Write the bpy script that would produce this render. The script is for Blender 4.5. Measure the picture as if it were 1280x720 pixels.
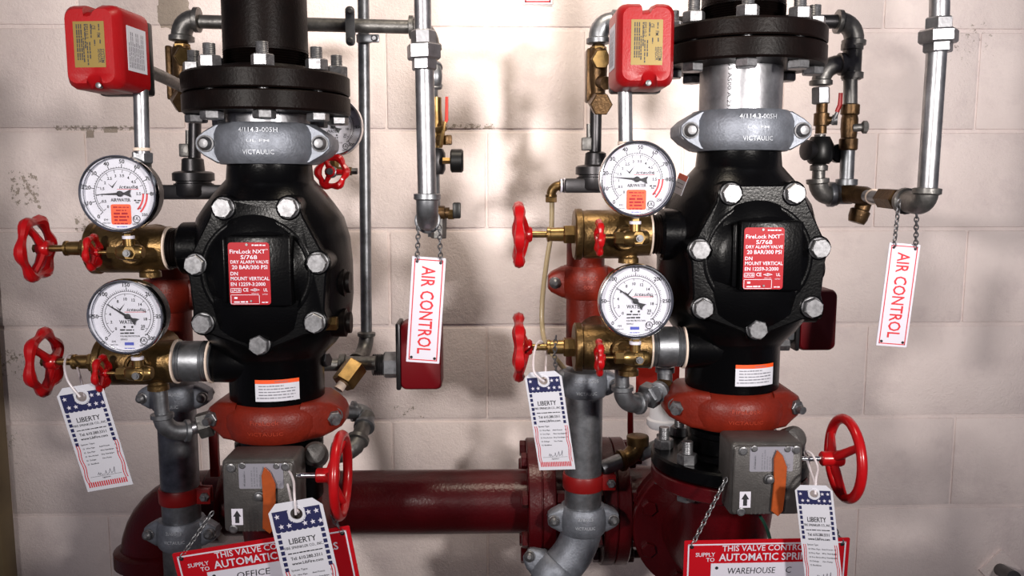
import bpy, bmesh, math, random
from mathutils import Vector, Matrix

for o in list(bpy.data.objects):
    bpy.data.objects.remove(o)
scene = bpy.context.scene
COL = scene.collection
random.seed(4)
V = Vector

# ------------------------------------------------------------------ camera
FOC = 1050.0
PITCH, YAW = math.radians(7.0), math.radians(1.5)
CAM = V((0.0, 0.0, 1.5))
cam_data = bpy.data.cameras.new('camera')
cam_data.sensor_width = 36.0
cam_data.lens = FOC / 1280.0 * 36.0
cam_data.clip_start = 0.02
cam = bpy.data.objects.new('camera', cam_data)
COL.objects.link(cam)
cam.location = CAM
cam.rotation_euler = (math.pi / 2 - PITCH, 0.0, -YAW)
scene.camera = cam

# ------------------------------------------------------------------ world, lamps, exposure
world = bpy.data.worlds.new('room_light')
scene.world = world
world.use_nodes = True
bg = world.node_tree.nodes['Background']
bg.inputs[0].default_value = (0.80, 0.78, 1.0, 1)
bg.inputs[1].default_value = 0.085

def area_lamp(name, loc, target, size, power, color, spread=180.0):
    d = bpy.data.lights.new(name, 'AREA')
    d.shape = 'DISK'
    d.size = size
    d.energy = power
    d.color = color
    d.spread = math.radians(spread)
    o = bpy.data.objects.new(name, d)
    COL.objects.link(o)
    o.location = loc
    o.rotation_euler = (V(target) - V(loc)).to_track_quat('-Z', 'Y').to_euler()
    return o

area_lamp('work_lamp', (0.80, -0.35, 1.70), (0.16, 1.75, 1.80), 0.14, 8.6, (1.0, 0.94, 0.89), 92)
area_lamp('work_lamp', (-0.70, -0.35, 1.70), (0.26, 1.75, 1.80), 0.14, 6.6, (1.0, 0.94, 0.89), 92)
area_lamp('ceiling_lamp', (0.08, 1.00, 2.45), (0.08, 1.75, 1.85), 0.25, 6.0, (1.0, 0.87, 0.70), 150)
scene.view_settings.view_transform = 'Standard'
scene.view_settings.look = 'None'
scene.view_settings.gamma = 1.0
scene.view_settings.use_curve_mapping = False
scene.view_settings.exposure = 0.32

# ------------------------------------------------------------------ helpers: photo measurements to room positions
_cy, _sy, _cp, _sp = math.cos(YAW), math.sin(YAW), math.cos(PITCH), math.sin(PITCH)
FWD = V((_sy * _cp, _cy * _cp, -_sp))
RGT = V((_cy, -_sy, 0.0))
UPV = RGT.cross(FWD)

def Q(px, py, Y):
    d = FWD + RGT * ((px - 640) / FOC) - UPV * ((py - 360) / FOC)
    return CAM + d * (Y / d.y)

def K(Y, py=360.0):                     # metres that one pixel spans at distance Y
    return Y / (_cp - (py - 360) / FOC * _sp) / FOC

SH = V((0, 0, 0))                       # the office set is the warehouse set moved along the wall
SHIFT = {'R': V((0, 0, 0)), 'L': V((-0.6635, 0.005, -0.0185))}
def p(px, py, Y):
    return Q(px, py, Y) + SH

# ------------------------------------------------------------------ materials
MATS = {}
def mat(name, col, metal=0.0, rough=0.5, var=0.0, vscale=20.0, bump=0.0, bscale=80.0, coat=0.0, col2=None, spec=0.5):
    m = bpy.data.materials.new(name)
    m.use_nodes = True
    nt = m.node_tree
    b = nt.nodes['Principled BSDF']
    b.inputs['Base Color'].default_value = (*col, 1)
    b.inputs['Metallic'].default_value = metal
    b.inputs['Roughness'].default_value = rough
    b.inputs['Coat Weight'].default_value = coat
    b.inputs['Specular IOR Level'].default_value = spec
    b.inputs['Coat Roughness'].default_value = 0.15
    geo = nt.nodes.new('ShaderNodeNewGeometry')
    if var > 0 or col2:
        n = nt.nodes.new('ShaderNodeTexNoise')
        n.inputs['Scale'].default_value = vscale
        n.inputs['Detail'].default_value = 6
        n.inputs['Roughness'].default_value = 0.65
        nt.links.new(geo.outputs['Position'], n.inputs['Vector'])
        r = nt.nodes.new('ShaderNodeValToRGB')
        r.color_ramp.elements[0].position = 0.3
        r.color_ramp.elements[1].position = 0.7
        c2 = col2 or tuple(c * (1 - var) for c in col)
        r.color_ramp.elements[0].color = (*c2, 1)
        r.color_ramp.elements[1].color = (*[min(1, c * (1 + var * 0.4)) for c in col], 1)
        nt.links.new(n.outputs['Fac'], r.inputs['Fac'])
        nt.links.new(r.outputs['Color'], b.inputs['Base Color'])
    if bump > 0:
        n2 = nt.nodes.new('ShaderNodeTexNoise')
        n2.inputs['Scale'].default_value = bscale
        n2.inputs['Detail'].default_value = 3
        nt.links.new(geo.outputs['Position'], n2.inputs['Vector'])
        bp = nt.nodes.new('ShaderNodeBump')
        bp.inputs['Strength'].default_value = bump
        bp.inputs['Distance'].default_value = 0.002
        nt.links.new(n2.outputs['Fac'], bp.inputs['Height'])
        nt.links.new(bp.outputs['Normal'], b.inputs['Normal'])
    MATS[name] = m
    return m

mat('galvanized', (0.235, 0.243, 0.26), 0.88, 0.42, 0.45, 45, 0.10, 200)
mat('galvanized_bright', (0.34, 0.34, 0.36), 0.92, 0.37, 0.4, 40, 0.08, 200)
mat('cast_zinc', (0.20, 0.215, 0.25), 0.6, 0.52, 0.3, 60, 0.25, 300)
mat('raised_zinc', (0.40, 0.42, 0.46), 0.3, 0.5)
mat('raised_red', (0.30, 0.030, 0.012), 0.0, 0.5)
mat('dull_iron', (0.16, 0.155, 0.15), 0.8, 0.45, 0.5, 40, 0.3, 160)
mat('dark_steel', (0.045, 0.043, 0.046), 0.8, 0.38, 0.4, 40)
mat('bolt_steel', (0.20, 0.20, 0.21), 0.8, 0.42, 0.5, 170)
mat('black_paint', (0.0014, 0.0014, 0.0017), 0.0, 0.27, 0.0, 20, 0.13, 330, spec=0.13)
mat('black_iron', (0.0018, 0.0015, 0.0015), 0.0, 0.40, 0.0, 12, 0.18, 260, spec=0.07, col2=(0.006, 0.0032, 0.0028))
mat('black_rubber', (0.004, 0.004, 0.004), 0.0, 0.4, spec=0.3)
mat('red_enamel', (0.36, 0.0035, 0.0055), 0.0, 0.28, 0.12, 60, 0.12, 140, coat=0.12, spec=0.35)
mat('red_box', (0.27, 0.004, 0.006), 0.0, 0.36, 0.08, 60, 0.10, 500, spec=0.25)
mat('red_switch', (0.12, 0.002, 0.005), 0.0, 0.42, spec=0.3)
mat('red_pipe', (0.055, 0.0016, 0.0032), 0.0, 0.30, 0.3, 14, 0.25, 200, spec=0.3)
mat('red_oxide', (0.155, 0.012, 0.005), 0.0, 0.42, 0.2, 60, 0.25, 300, spec=0.3)
mat('red_bracket', (0.55, 0.02, 0.008), 0.0, 0.5)
mat('red_strap', (0.18, 0.005, 0.005), 0.0, 0.4, spec=0.3)
mat('brass', (0.33, 0.21, 0.08), 0.95, 0.32, 0.45, 60)
mat('bronze', (0.165, 0.10, 0.039), 0.85, 0.38, 0.5, 40, 0.3, 260)
mat('dark_bronze', (0.10, 0.056, 0.024), 0.8, 0.42, 0.5, 60, 0.3, 260)
mat('chrome', (0.75, 0.76, 0.78), 1.0, 0.13)
mat('seal_tape', (0.62, 0.50, 0.42), 0.0, 0.7)
mat('white_card', (0.56, 0.56, 0.62), 0.0, 0.6)
mat('dial_white', (0.60, 0.60, 0.68), 0.0, 0.5)
mat('sign_white', (0.60, 0.58, 0.66), 0.0, 0.4)
mat('ink_black', (0.012, 0.012, 0.016), 0.0, 0.6)
mat('ink_grey', (0.16, 0.16, 0.19), 0.0, 0.6)
mat('ink_blue', (0.008, 0.010, 0.065), 0.0, 0.6)
mat('ink_wika_blue', (0.06, 0.08, 0.40), 0.0, 0.6)
mat('ink_red', (0.55, 0.012, 0.022), 0.0, 0.5)
mat('sign_red', (0.40, 0.004, 0.010), 0.0, 0.4, spec=0.25)
mat('label_red', (0.32, 0.004, 0.011), 0.0, 0.45, spec=0.2)
mat('sticker_orange', (0.75, 0.075, 0.005), 0.0, 0.5)
mat('pointer_orange', (0.33, 0.06, 0.008), 0.0, 0.4, 0.2, 120)
mat('label_gold', (0.18, 0.118, 0.018), 0.2, 0.45)
mat('nameplate', (0.42, 0.41, 0.47), 0.6, 0.35)
mat('gear_grey', (0.068, 0.063, 0.061), 0.3, 0.40, 0.25, 60, 0.2, 400)
mat('plastic_tie', (0.60, 0.55, 0.58), 0.0, 0.35)
mat('clear_tube', (0.42, 0.33, 0.20), 0.0, 0.2)
mat('white_plastic', (0.62, 0.62, 0.66), 0.0, 0.4)
mat('cable_green', (0.02, 0.09, 0.06), 0.0, 0.4)
mat('trim_tan', (0.16, 0.115, 0.055), 0.0, 0.6, 0.3, 8)
mat('floor_concrete', (0.25, 0.24, 0.23), 0.0, 0.8, 0.3, 6)

def lens_material():
    m = bpy.data.materials.new('gauge_glass')
    m.use_nodes = True
    nt = m.node_tree
    nt.nodes.clear()
    out = nt.nodes.new('ShaderNodeOutputMaterial')
    mix = nt.nodes.new('ShaderNodeMixShader')
    mix.inputs[0].default_value = 0.045
    tr = nt.nodes.new('ShaderNodeBsdfTransparent')
    gl = nt.nodes.new('ShaderNodeBsdfGlossy')
    gl.inputs['Roughness'].default_value = 0.05
    nt.links.new(tr.outputs[0], mix.inputs[1])
    nt.links.new(gl.outputs[0], mix.inputs[2])
    nt.links.new(mix.outputs[0], out.inputs[0])
    MATS['gauge_glass'] = m
lens_material()

def wall_material():
    m = bpy.data.materials.new('painted_block')
    m.use_nodes = True
    nt = m.node_tree
    N, Lk = nt.nodes, nt.links
    b = N['Principled BSDF']
    b.inputs['Roughness'].default_value = 0.62
    geo = N.new('ShaderNodeNewGeometry')
    def noise(sc, det=5, ro=0.6):
        n = N.new('ShaderNodeTexNoise')
        n.inputs['Scale'].default_value = sc
        n.inputs['Detail'].default_value = det
        n.inputs['Roughness'].default_value = ro
        Lk.new(geo.outputs['Position'], n.inputs['Vector'])
        return n.outputs['Fac']
    def ramp(src, p0, p1, c0, c1):
        r = N.new('ShaderNodeValToRGB')
        r.color_ramp.elements[0].position = p0
        r.color_ramp.elements[1].position = p1
        r.color_ramp.elements[0].color = (*c0, 1)
        r.color_ramp.elements[1].color = (*c1, 1)
        Lk.new(src, r.inputs['Fac'])
        return r.outputs['Color']
    def math_(op, a, bb):
        n = N.new('ShaderNodeMath')
        n.operation = op
        for i, x in enumerate((a, bb)):
            if isinstance(x, (int, float)):
                n.inputs[i].default_value = x
            else:
                Lk.new(x, n.inputs[i])
        return n.outputs[0]
    col = ramp(noise(5.0), 0.3, 0.7, (0.80, 0.690, 0.665), (0.88, 0.770, 0.745))
    # worn patches where the paint has come away, each with its own place and outline
    sep = N.new('ShaderNodeSeparateXYZ')
    Lk.new(geo.outputs['Position'], sep.inputs[0])
    chip = noise(95.0, 4, 0.8)
    edge = noise(26.0, 3, 0.6)
    total = None
    for (px, py, hw, hh, thr) in ((30, 236, 17, 20, 0.54), (106, 278, 14, 12, 0.55), (18, 458, 22, 20, 0.57), (10, 560, 14, 24, 0.6),
                                  (122, 160, 50, 3, 0.52), (138, 162, 9, 4, 0.40), (112, 167, 5, 5, 0.42), (575, 158, 42, 3, 0.53), (216, 6, 18, 30, 0.1), (510, 517, 20, 10, 0.6), (1215, 52, 30, 26, 0.63)):
        c = Q(px, py, 1.75)
        k = K(1.75, py)
        dx = math_('DIVIDE', math_('ABSOLUTE', math_('SUBTRACT', sep.outputs[0], c.x), 0), hw * k)
        dz = math_('DIVIDE', math_('ABSOLUTE', math_('SUBTRACT', sep.outputs[2], c.z), 0), hh * k)
        d = math_('ADD', math_('MAXIMUM', dx, dz), math_('MULTIPLY', math_('SUBTRACT', edge, 0.5), 1.0))
        inside = math_('LESS_THAN', d, 1.0)
        spot = math_('MULTIPLY', inside, math_('GREATER_THAN', chip, thr))
        total = spot if total is None else math_('MAXIMUM', total, spot)
    mx = N.new('ShaderNodeMix')
    mx.data_type = 'RGBA'
    Lk.new(math_('MULTIPLY', total, 0.75), mx.inputs[0])
    Lk.new(col, mx.inputs[6])
    mx.inputs[7].default_value = (0.25, 0.20, 0.14, 1)
    # faint grime
    g = ramp(noise(11.0, 7, 0.7), 0.28, 0.5, (0.84, 0.82, 0.84), (1, 1, 1))
    mu = N.new('ShaderNodeMix')
    mu.data_type = 'RGBA'
    mu.blend_type = 'MULTIPLY'
    mu.inputs[0].default_value = 0.8
    Lk.new(mx.outputs[2], mu.inputs[6])
    Lk.new(g, mu.inputs[7])
    Lk.new(mu.outputs[2], b.inputs['Base Color'])
    h = math_('ADD', math_('MULTIPLY', noise(210, 4, 0.75), 0.9), math_('MULTIPLY', noise(60, 4, 0.6), 0.55))
    h = math_('SUBTRACT', h, math_('MULTIPLY', total, 0.5))
    bp = N.new('ShaderNodeBump')
    bp.inputs['Strength'].default_value = 0.75
    bp.inputs['Distance'].default_value = 0.003
    Lk.new(h, bp.inputs['Height'])
    Lk.new(bp.outputs['Normal'], b.inputs['Normal'])
    MATS['painted_block'] = m
wall_material()

# ------------------------------------------------------------------ mesh builder
def basis(axis):
    w = V(axis).normalized()
    t = V((0, 0, 1)) if abs(w.z) < 0.9 else V((0, -1, 0))
    u = t.cross(w).normalized()
    return u, w.cross(u), w

GLYPH = {}
def glyphs(s, shear=0.0, bold=0.0):
    key = (s, shear, bold)
    if key not in GLYPH:
        c = bpy.data.curves.new('lettering', 'FONT')
        c.body = s
        c.resolution_u = 2
        c.shear = shear
        c.offset = bold
        ob = bpy.data.objects.new('lettering', c)
        me = bpy.data.meshes.new_from_object(ob)
        vs = [v.co.copy() for v in me.vertices]
        fs = [tuple(f.vertices) for f in me.polygons]
        bpy.data.objects.remove(ob)
        bpy.data.curves.remove(c)
        bpy.data.meshes.remove(me)
        x0, x1 = min(v.x for v in vs), max(v.x for v in vs)
        vs = [V((v.x - x0, v.y, 0)) for v in vs]
        GLYPH[key] = (vs, fs, x1 - x0)
    return GLYPH[key]

class MB:
    def __init__(self):
        self.v, self.f = [], []
    def add(self, vs, fs, M=None):
        o = len(self.v)
        self.v += [(M @ V(x)) if M else V(x) for x in vs]
        self.f += [tuple(i + o for i in f) for f in fs]
        return self
    def lathe(self, o, axis, prof, n=28, M=None, ph=0.0, ring=False):
        o = V(o)
        u, v, w = basis(axis)
        vs, fs = [], []
        m = len(prof)
        for t, r in prof:
            r = max(r, 1e-5)
            for i in range(n):
                a = 2 * math.pi * (i + ph) / n
                vs.append(o + w * t + (u * math.cos(a) + v * math.sin(a)) * r)
        for j in range(m - 1):
            for i in range(n):
                k = (i + 1) % n
                fs.append((j * n + i, j * n + k, (j + 1) * n + k, (j + 1) * n + i))
        if ring:                            # closed cross-section with an open middle
            for i in range(n):
                k = (i + 1) % n
                fs.append(((m - 1) * n + i, (m - 1) * n + k, k, i))
        else:
            fs.append(tuple(range(n - 1, -1, -1)))
            fs.append(tuple((m - 1) * n + i for i in range(n)))
        return self.add(vs, fs, M)
    def cyl(self, a, b, r, r2=None, n=24, ch=0.0, ph=0.0):
        a, b = V(a), V(b)
        L = (b - a).length
        r2 = r if r2 is None else r2
        pr = [(0, r - ch), (ch, r), (L - ch, r2), (L, r2 - ch)] if ch > 0 else [(0, r), (L, r2)]
        return self.lathe(a, b - a, pr, n, ph=ph)
    def hex(self, a, b, r, ph=0.0):
        return self.cyl(a, b, r, n=6, ch=r * 0.1, ph=ph)
    def thread(self, a, b, r, turns=10, n=28):
        a, b = V(a), V(b)
        L = (b - a).length
        pr = []
        for i in range(turns):
            pr += [(L * i / turns, r * 0.94), (L * (i + .5) / turns, r)]
        pr.append((L, r * 0.94))
        return self.lathe(a, b - a, pr, n)
    def tube(self, pts, r, n=10, closed=False):
        pts = [V(q) for q in pts]
        m = len(pts)
        rr = r if isinstance(r, (list, tuple)) else [r] * m
        vs, fs = [], []
        up = None
        for i, q in enumerate(pts):
            if closed:
                t = pts[(i + 1) % m] - pts[i - 1]
            else:
                t = pts[min(i + 1, m - 1)] - pts[max(i - 1, 0)]
            t.normalize()
            if up is None:
                up = basis(t)[0]
            up = (up - t * up.dot(t))
            if up.length < 1e-6:
                up = basis(t)[0]
            up.normalize()
            s = t.cross(up)
            for k in range(n):
                a = 2 * math.pi * k / n
                vs.append(q + (up * math.cos(a) + s * math.sin(a)) * rr[i])
        for j in range(m if closed else m - 1):
            j2 = (j + 1) % m
            for k in range(n):
                k2 = (k + 1) % n
                fs.append((j * n + k, j * n + k2, j2 * n + k2, j2 * n + k))
        if not closed:
            fs.append(tuple(range(n - 1, -1, -1)))
            fs.append(tuple((m - 1) * n + k for k in range(n)))
        return self.add(vs, fs)
    def elbow(self, a, c, b, r, n=20, bead=1.22, k=8):
        a, c, b = V(a), V(c), V(b)
        # quarter bend with straight lead-ins and collars at both ends
        pts = arc(a, c, b, k)
        self.tube(pts, r, n)
        for e, d in ((a, (c - a)), (b, (c - b))):
            d = d.normalized()
            self.lathe(e - d * r * .08, d, [(0, r * 1.0), (r * .06, r * bead), (r * .5, r * bead), (r * .62, r * 1.02)], n)
        return self
    def box(self, c, s, M=None):
        x, y, z = (q / 2 for q in s)
        vs = [V(c) + V((i * x, j * y, k * z)) for i in (-1, 1) for j in (-1, 1) for k in (-1, 1)]
        fs = [(0, 1, 3, 2), (4, 6, 7, 5), (0, 4, 5, 1), (2, 3, 7, 6), (0, 2, 6, 4), (1, 5, 7, 3)]
        return self.add(vs, fs, M)
    def rbox(self, c, s, bev, seg=2, M=None):
        bm = bmesh.new()
        bmesh.ops.create_cube(bm, size=1.0)
        for v in bm.verts:
            v.co = V((v.co.x * s[0], v.co.y * s[1], v.co.z * s[2])) + V(c)
        bmesh.ops.bevel(bm, geom=list(bm.edges), offset=bev, segments=seg, affect='EDGES', profile=0.5)
        bm.verts.index_update()
        vs = [v.co.copy() for v in bm.verts]
        fs = [tuple(v.index for v in f.verts) for f in bm.faces]
        bm.free()
        return self.add(vs, fs, M)
    def loft(self, rings, M=None):
        n = len(rings[0])
        vs = [V(q) for r in rings for q in r]
        fs = []
        for j in range(len(rings) - 1):
            for i in range(n):
                k = (i + 1) % n
                fs.append((j * n + i, j * n + k, (j + 1) * n + k, (j + 1) * n + i))
        fs.append(tuple(range(n - 1, -1, -1)))
        fs.append(tuple((len(rings) - 1) * n + i for i in range(n)))
        return self.add(vs, fs, M)
    def prism(self, poly, z0, z1, M=None, bev=0.0):
        rings = []
        if bev > 0:
            rings.append([(x, y, z0) for x, y in poly])
            rings.append([(x, y, z1 - bev) for x, y in poly])
            rings.append([(x, y, z1) for x, y in inset(poly, bev)])
        else:
            rings = [[(x, y, z0) for x, y in poly], [(x, y, z1) for x, y in poly]]
        return self.loft(rings, M)
    def torus(self, c, axis, R, r, n=28, k=10):
        u, v, w = basis(axis)
        return self.tube([V(c) + (u * math.cos(2 * math.pi * i / n) + v * math.sin(2 * math.pi * i / n)) * R for i in range(n)], r, k, True)
    def sphere(self, c, r, n=14, sc=(1, 1, 1)):
        pr = []
        m = n // 2
        vs, fs = [], []
        for j in range(m + 1):
            th = math.pi * j / m
            for i in range(n):
                a = 2 * math.pi * i / n
                vs.append(V(c) + V((r * sc[0] * max(math.sin(th), 1e-4) * math.cos(a), r * sc[1] * max(math.sin(th), 1e-4) * math.sin(a), r * sc[2] * math.cos(th))))
        for j in range(m):
            for i in range(n):
                k = (i + 1) % n
                fs.append((j * n + i, (j + 1) * n + i, (j + 1) * n + k, j * n + k))
        return self.add(vs, fs)
    def quad(self, M, x0, y0, x1, y1, z=0.0):
        return self.add([(x0, y0, z), (x1, y0, z), (x1, y1, z), (x0, y1, z)], [(0, 1, 2, 3)], M)
    def poly(self, M, pts, z=0.0):
        return self.add([(x, y, z) for x, y in pts], [tuple(range(len(pts)))], M)
    def text(self, M, s, x, y, h, z=0.0, al='l', w=None, shear=0.0, bold=0.0, rot=0.0, warp=None):
        # h = capital height; w = forced width
        vs, fs, wd = glyphs(s, shear, bold)
        ky = h / 0.70
        kx = (w / wd) if w else ky
        off = {'l': 0.0, 'c': -0.5, 'r': -1.0}[al] * wd * kx
        R = Matrix.Translation((x, y, z)) @ Matrix.Rotation(rot, 4, 'Z')
        pts = [R @ V((q.x * kx + off, q.y * ky, 0)) for q in vs]
        if warp:
            pts = [warp(q) for q in pts]
        return self.add(pts, fs, M)

    def print_row(self, M, x, y, w, h, z=0.0, warp=None):
        # print too small to read: a row of broken strokes
        rnd = random.Random(int(abs(x * 7e5 + y * 3e5 + w * 9e5)))
        e = x
        while e < x + w - h * .5:
            l = min(h * rnd.uniform(1.2, 4.0), x + w - e)
            hh = h * rnd.uniform(.75, 1.0)
            pts = [V((e, y, z)), V((e + l, y, z)), V((e + l, y + hh, z)), V((e, y + hh, z))]
            if warp:
                pts = [warp(q) for q in pts]
            self.add(pts, [(0, 1, 2, 3)], M)
            e += l + h * rnd.uniform(.35, .8)
        return self

def arc(a, c, b, k=8):
    a, c, b = V(a), V(c), V(b)
    d1, d2 = a - c, b - c
    l = min(d1.length, d2.length)
    s, e = c + d1.normalized() * l * .9, c + d2.normalized() * l * .9
    out = [a]
    for i in range(k + 1):
        t = i / k
        w = 0.82
        q = (s * (1 - t) ** 2 + c * 2 * t * (1 - t) * w + e * t * t) / ((1 - t) ** 2 + 2 * t * (1 - t) * w + t * t)
        out.append(q)
    out.append(b)
    return out

def smooth_path(pts, k=6):
    pts = [V(q) for q in pts]
    out = []
    for i in range(len(pts) - 1):
        a, b = pts[i], pts[i + 1]
        pa = pts[i - 1] if i else a
        pb = pts[i + 2] if i + 2 < len(pts) else b
        for j in range(k):
            t = j / k
            out.append(0.5 * ((2 * a) + (b - pa) * t + (2 * pa - 5 * a + 4 * b - pb) * t * t + (3 * a - pa - 3 * b + pb) * t ** 3))
    out.append(pts[-1])
    return out

def inset(poly, d):
    cx = sum(q[0] for q in poly) / len(poly)
    cy = sum(q[1] for q in poly) / len(poly)
    hx = max(abs(q[0] - cx) for q in poly)
    hy = max(abs(q[1] - cy) for q in poly)
    return [(cx + (x - cx) * (1 - d / hx), cy + (y - cy) * (1 - d / hy)) for x, y in poly]

def rrect(x0, y0, x1, y1, r, k=4):
    out = []
    for cx, cy, a0 in ((x1 - r, y1 - r, 0), (x0 + r, y1 - r, 90), (x0 + r, y0 + r, 180), (x1 - r, y0 + r, 270)):
        for i in range(k + 1):
            a = math.radians(a0 + 90 * i / k)
            out.append((cx + r * math.cos(a), cy + r * math.sin(a)))
    return out

def hull(pts):
    pts = sorted(set((round(x, 6), round(y, 6)) for x, y in pts))
    def half(ps):
        h = []
        for q in ps:
            while len(h) > 1 and (h[-1][0] - h[-2][0]) * (q[1] - h[-2][1]) - (h[-1][1] - h[-2][1]) * (q[0] - h[-2][0]) <= 0:
                h.pop()
            h.append(q)
        return h
    a, b = half(pts), half(pts[::-1])
    return a[:-1] + b[:-1]

def circ(x, y, r, n=12):
    return [(x + r * math.cos(2 * math.pi * i / n), y + r * math.sin(2 * math.pi * i / n)) for i in range(n)]

def face_matrix(o, roll=0.0, yaw=0.0, tilt=0.0):
    # local x right, y up, z out of the wall towards the room
    B = Matrix(((1, 0, 0, 0), (0, 0, -1, 0), (0, 1, 0, 0), (0, 0, 0, 1)))
    return Matrix.Translation(o) @ Matrix.Rotation(yaw, 4, 'Z') @ Matrix.Rotation(tilt, 4, 'X') @ B @ Matrix.Rotation(roll, 4, 'Z')

def quad_matrix(tl, tr, bl):
    x = (tr - tl)
    w = x.length
    x = x.normalized()
    y = tl - bl
    y = y - x * y.dot(x)
    h = y.length
    y = y.normalized()
    z = x.cross(y)
    M = Matrix((x, y, z)).transposed().to_4x4()
    M.translation = tl
    return M, w, h

# ------------------------------------------------------------------ objects
LOC = {}
def thing(name, label, cat, loc, group=None):
    o = bpy.data.objects.new(name, None)
    COL.objects.link(o)
    o.empty_display_size = 0.02
    o.location = loc
    o['label'] = label
    o['category'] = cat
    if group:
        o['group'] = group
    LOC[o.name] = V(loc)
    return o

def put(name, mb, material, parent=None, smooth=38, label=None):
    me = bpy.data.meshes.new(name)
    if parent is not None:
        org = LOC[parent.name]
    else:
        xs = [q.x for q in mb.v]; ys = [q.y for q in mb.v]; zs = [q.z for q in mb.v]
        org = V(((min(xs) + max(xs)) / 2, (min(ys) + max(ys)) / 2, min(zs)))
    me.from_pydata([q - org for q in mb.v], [], mb.f)
    me.validate()
    bm = bmesh.new()
    bm.from_mesh(me)
    if smooth:
        bmesh.ops.recalc_face_normals(bm, faces=bm.faces)
    bm.to_mesh(me)
    bm.free()
    if smooth:
        for q in me.polygons:
            q.use_smooth = True
        me.set_sharp_from_angle(angle=math.radians(smooth))
    me.materials.append(MATS[material] if isinstance(material, str) else material)
    o = bpy.data.objects.new(name, me)
    COL.objects.link(o)
    if parent is not None:
        o.parent = parent
    else:
        o.location = org
    LOC[o.name] = org
    if label:
        o['label'] = label
    return o

def one(name, label, cat, mb, material, group=None):
    o = put(name, mb, material)
    o['label'] = label
    o['category'] = cat
    if group:
        o['group'] = group
    return o

def chain_mesh(mb, pts, link=0.0065, wire=0.0007, sag=0.0):
    pts = [V(q) for q in pts]
    if sag:
        a, b = pts[0], pts[-1]
        pts = [a.lerp(b, i / 10) - V((0, 0, sag * 4 * (i / 10) * (1 - i / 10))) for i in range(11)]
    seg = [0.0]
    for i in range(1, len(pts)):
        seg.append(seg[-1] + (pts[i] - pts[i - 1]).length)
    n = max(2, round(seg[-1] / (link * 0.78)))
    for i in range(n):
        s = seg[-1] * (i + .5) / n
        j = max(q for q in range(len(seg)) if seg[q] <= s)
        j = min(j, len(pts) - 2)
        t = (pts[j + 1] - pts[j]).normalized()
        c = pts[j] + t * (s - seg[j])
        u, v, w = basis(t)
        side = (u if i % 2 else v) if True else u
        side = (side + (v if i % 2 else -u) * 0.35).normalized()
        ring = []
        for q in range(10):
            a = 2 * math.pi * q / 10
            ring.append(c + t * math.cos(a) * link * 0.55 + side * math.sin(a) * link * 0.33)
        mb.tube(ring, wire, 5, True)
    return mb

# ================================================================== the room
YW = 1.75
def structure(o):
    o['kind'] = 'structure'
    return o

zj = Q(640, 287, YW).z                       # one bed joint; the courses follow from it
mb = MB()
mb.box((0.1, YW + 0.0985, 1.3), (3.6, 0.19, 2.6))
wall = structure(put('wall_back', mb, 'painted_block', smooth=0))
LOC[wall.name] = wall.location.copy()
mb = MB()
mb.box((0.1, 0.6, -0.05), (3.6, 2.69, 0.1))
structure(put('floor', mb, 'floor_concrete', smooth=0))
CH = 0.2032
xj = Q(1206, 347, YW).x                      # a head joint of the course below zj
bm_ = MB().rbox((0, 0, 0), (0.4025, 0.060, 0.1960), 0.0035, 2)
proto = None
row0 = -int((zj - 0.02) / CH)
for r in range(row0, int((2.6 - zj) / CH)):
    zc = zj + (r + 0.5) * CH
    off = 0.0 if (r % 2) else 0.2032
    for c in range(-8, 5):
        xc = xj + off + 0.2032 + c * 0.4064
        if xc < -1.75 or xc > 1.95:
            continue
        if proto is None:
            proto = put('block', bm_, 'painted_block', wall)
            proto.data.transform(Matrix.Translation(LOC[wall.name] - V((0, 0, 0))))
            b = proto
        else:
            b = proto.copy()
            COL.objects.link(b)
            b.parent = wall
        b.location = V((xc + random.uniform(-.0006, .0006), YW + 0.030 + random.uniform(-.0006, .0006), zc)) - LOC[wall.name]
        b.rotation_euler = (0, 0, 0)

mb = MB()
xe = Q(10, 690, 1.70).x
mb.rbox((xe - 0.05, 1.705, 1.2), (0.10, 0.05, 2.4), 0.004, 2)
structure(put('trim_1', mb, 'trim_tan'))

# ================================================================== the supply main
YM = 1.48
zm = Q(540, 627, YM).z
RM = 0.0572
def mx(px, py=627):
    return Q(px, py, YM).x
xL = mx(192) ; xR = Q(921, 231, 1.2).x
mb = MB()
mb.cyl((xL + 0.13, YM, zm), (mx(662), YM, zm), RM, n=40)
one('supply_main', 'long dark red horizontal steel pipe running between the two valve sets', 'pipe', mb, 'red_pipe')
mb = MB()
mb.tube(arc((xL + 0.13, YM, zm), (xL, YM, zm), (xL, YM, zm - 0.11), 10), RM * 1.06, 32)
mb.lathe((xL, YM, zm - 0.075), (0, 0, -1), [(0, RM * 1.06), (0.006, RM * 1.25), (0.03, RM * 1.25), (0.036, RM * 1.1)], 32)
mb.lathe((xL + 0.10, YM, zm), (1, 0, 0), [(0, RM * 1.06), (0.006, RM * 1.2), (0.03, RM * 1.2), (0.036, RM * 1.02)], 32)
one('pipe_elbow', 'dark red cast elbow turning the supply main down towards the floor', 'pipe elbow', mb, 'red_pipe')
mb = MB()
mb.cyl((xL, YM, zm - 0.10), (xL, YM, 0.002), RM, n=32)
one('floor_riser', 'dark red pipe rising from the floor under the cast elbow', 'pipe', mb, 'red_pipe')

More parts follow.
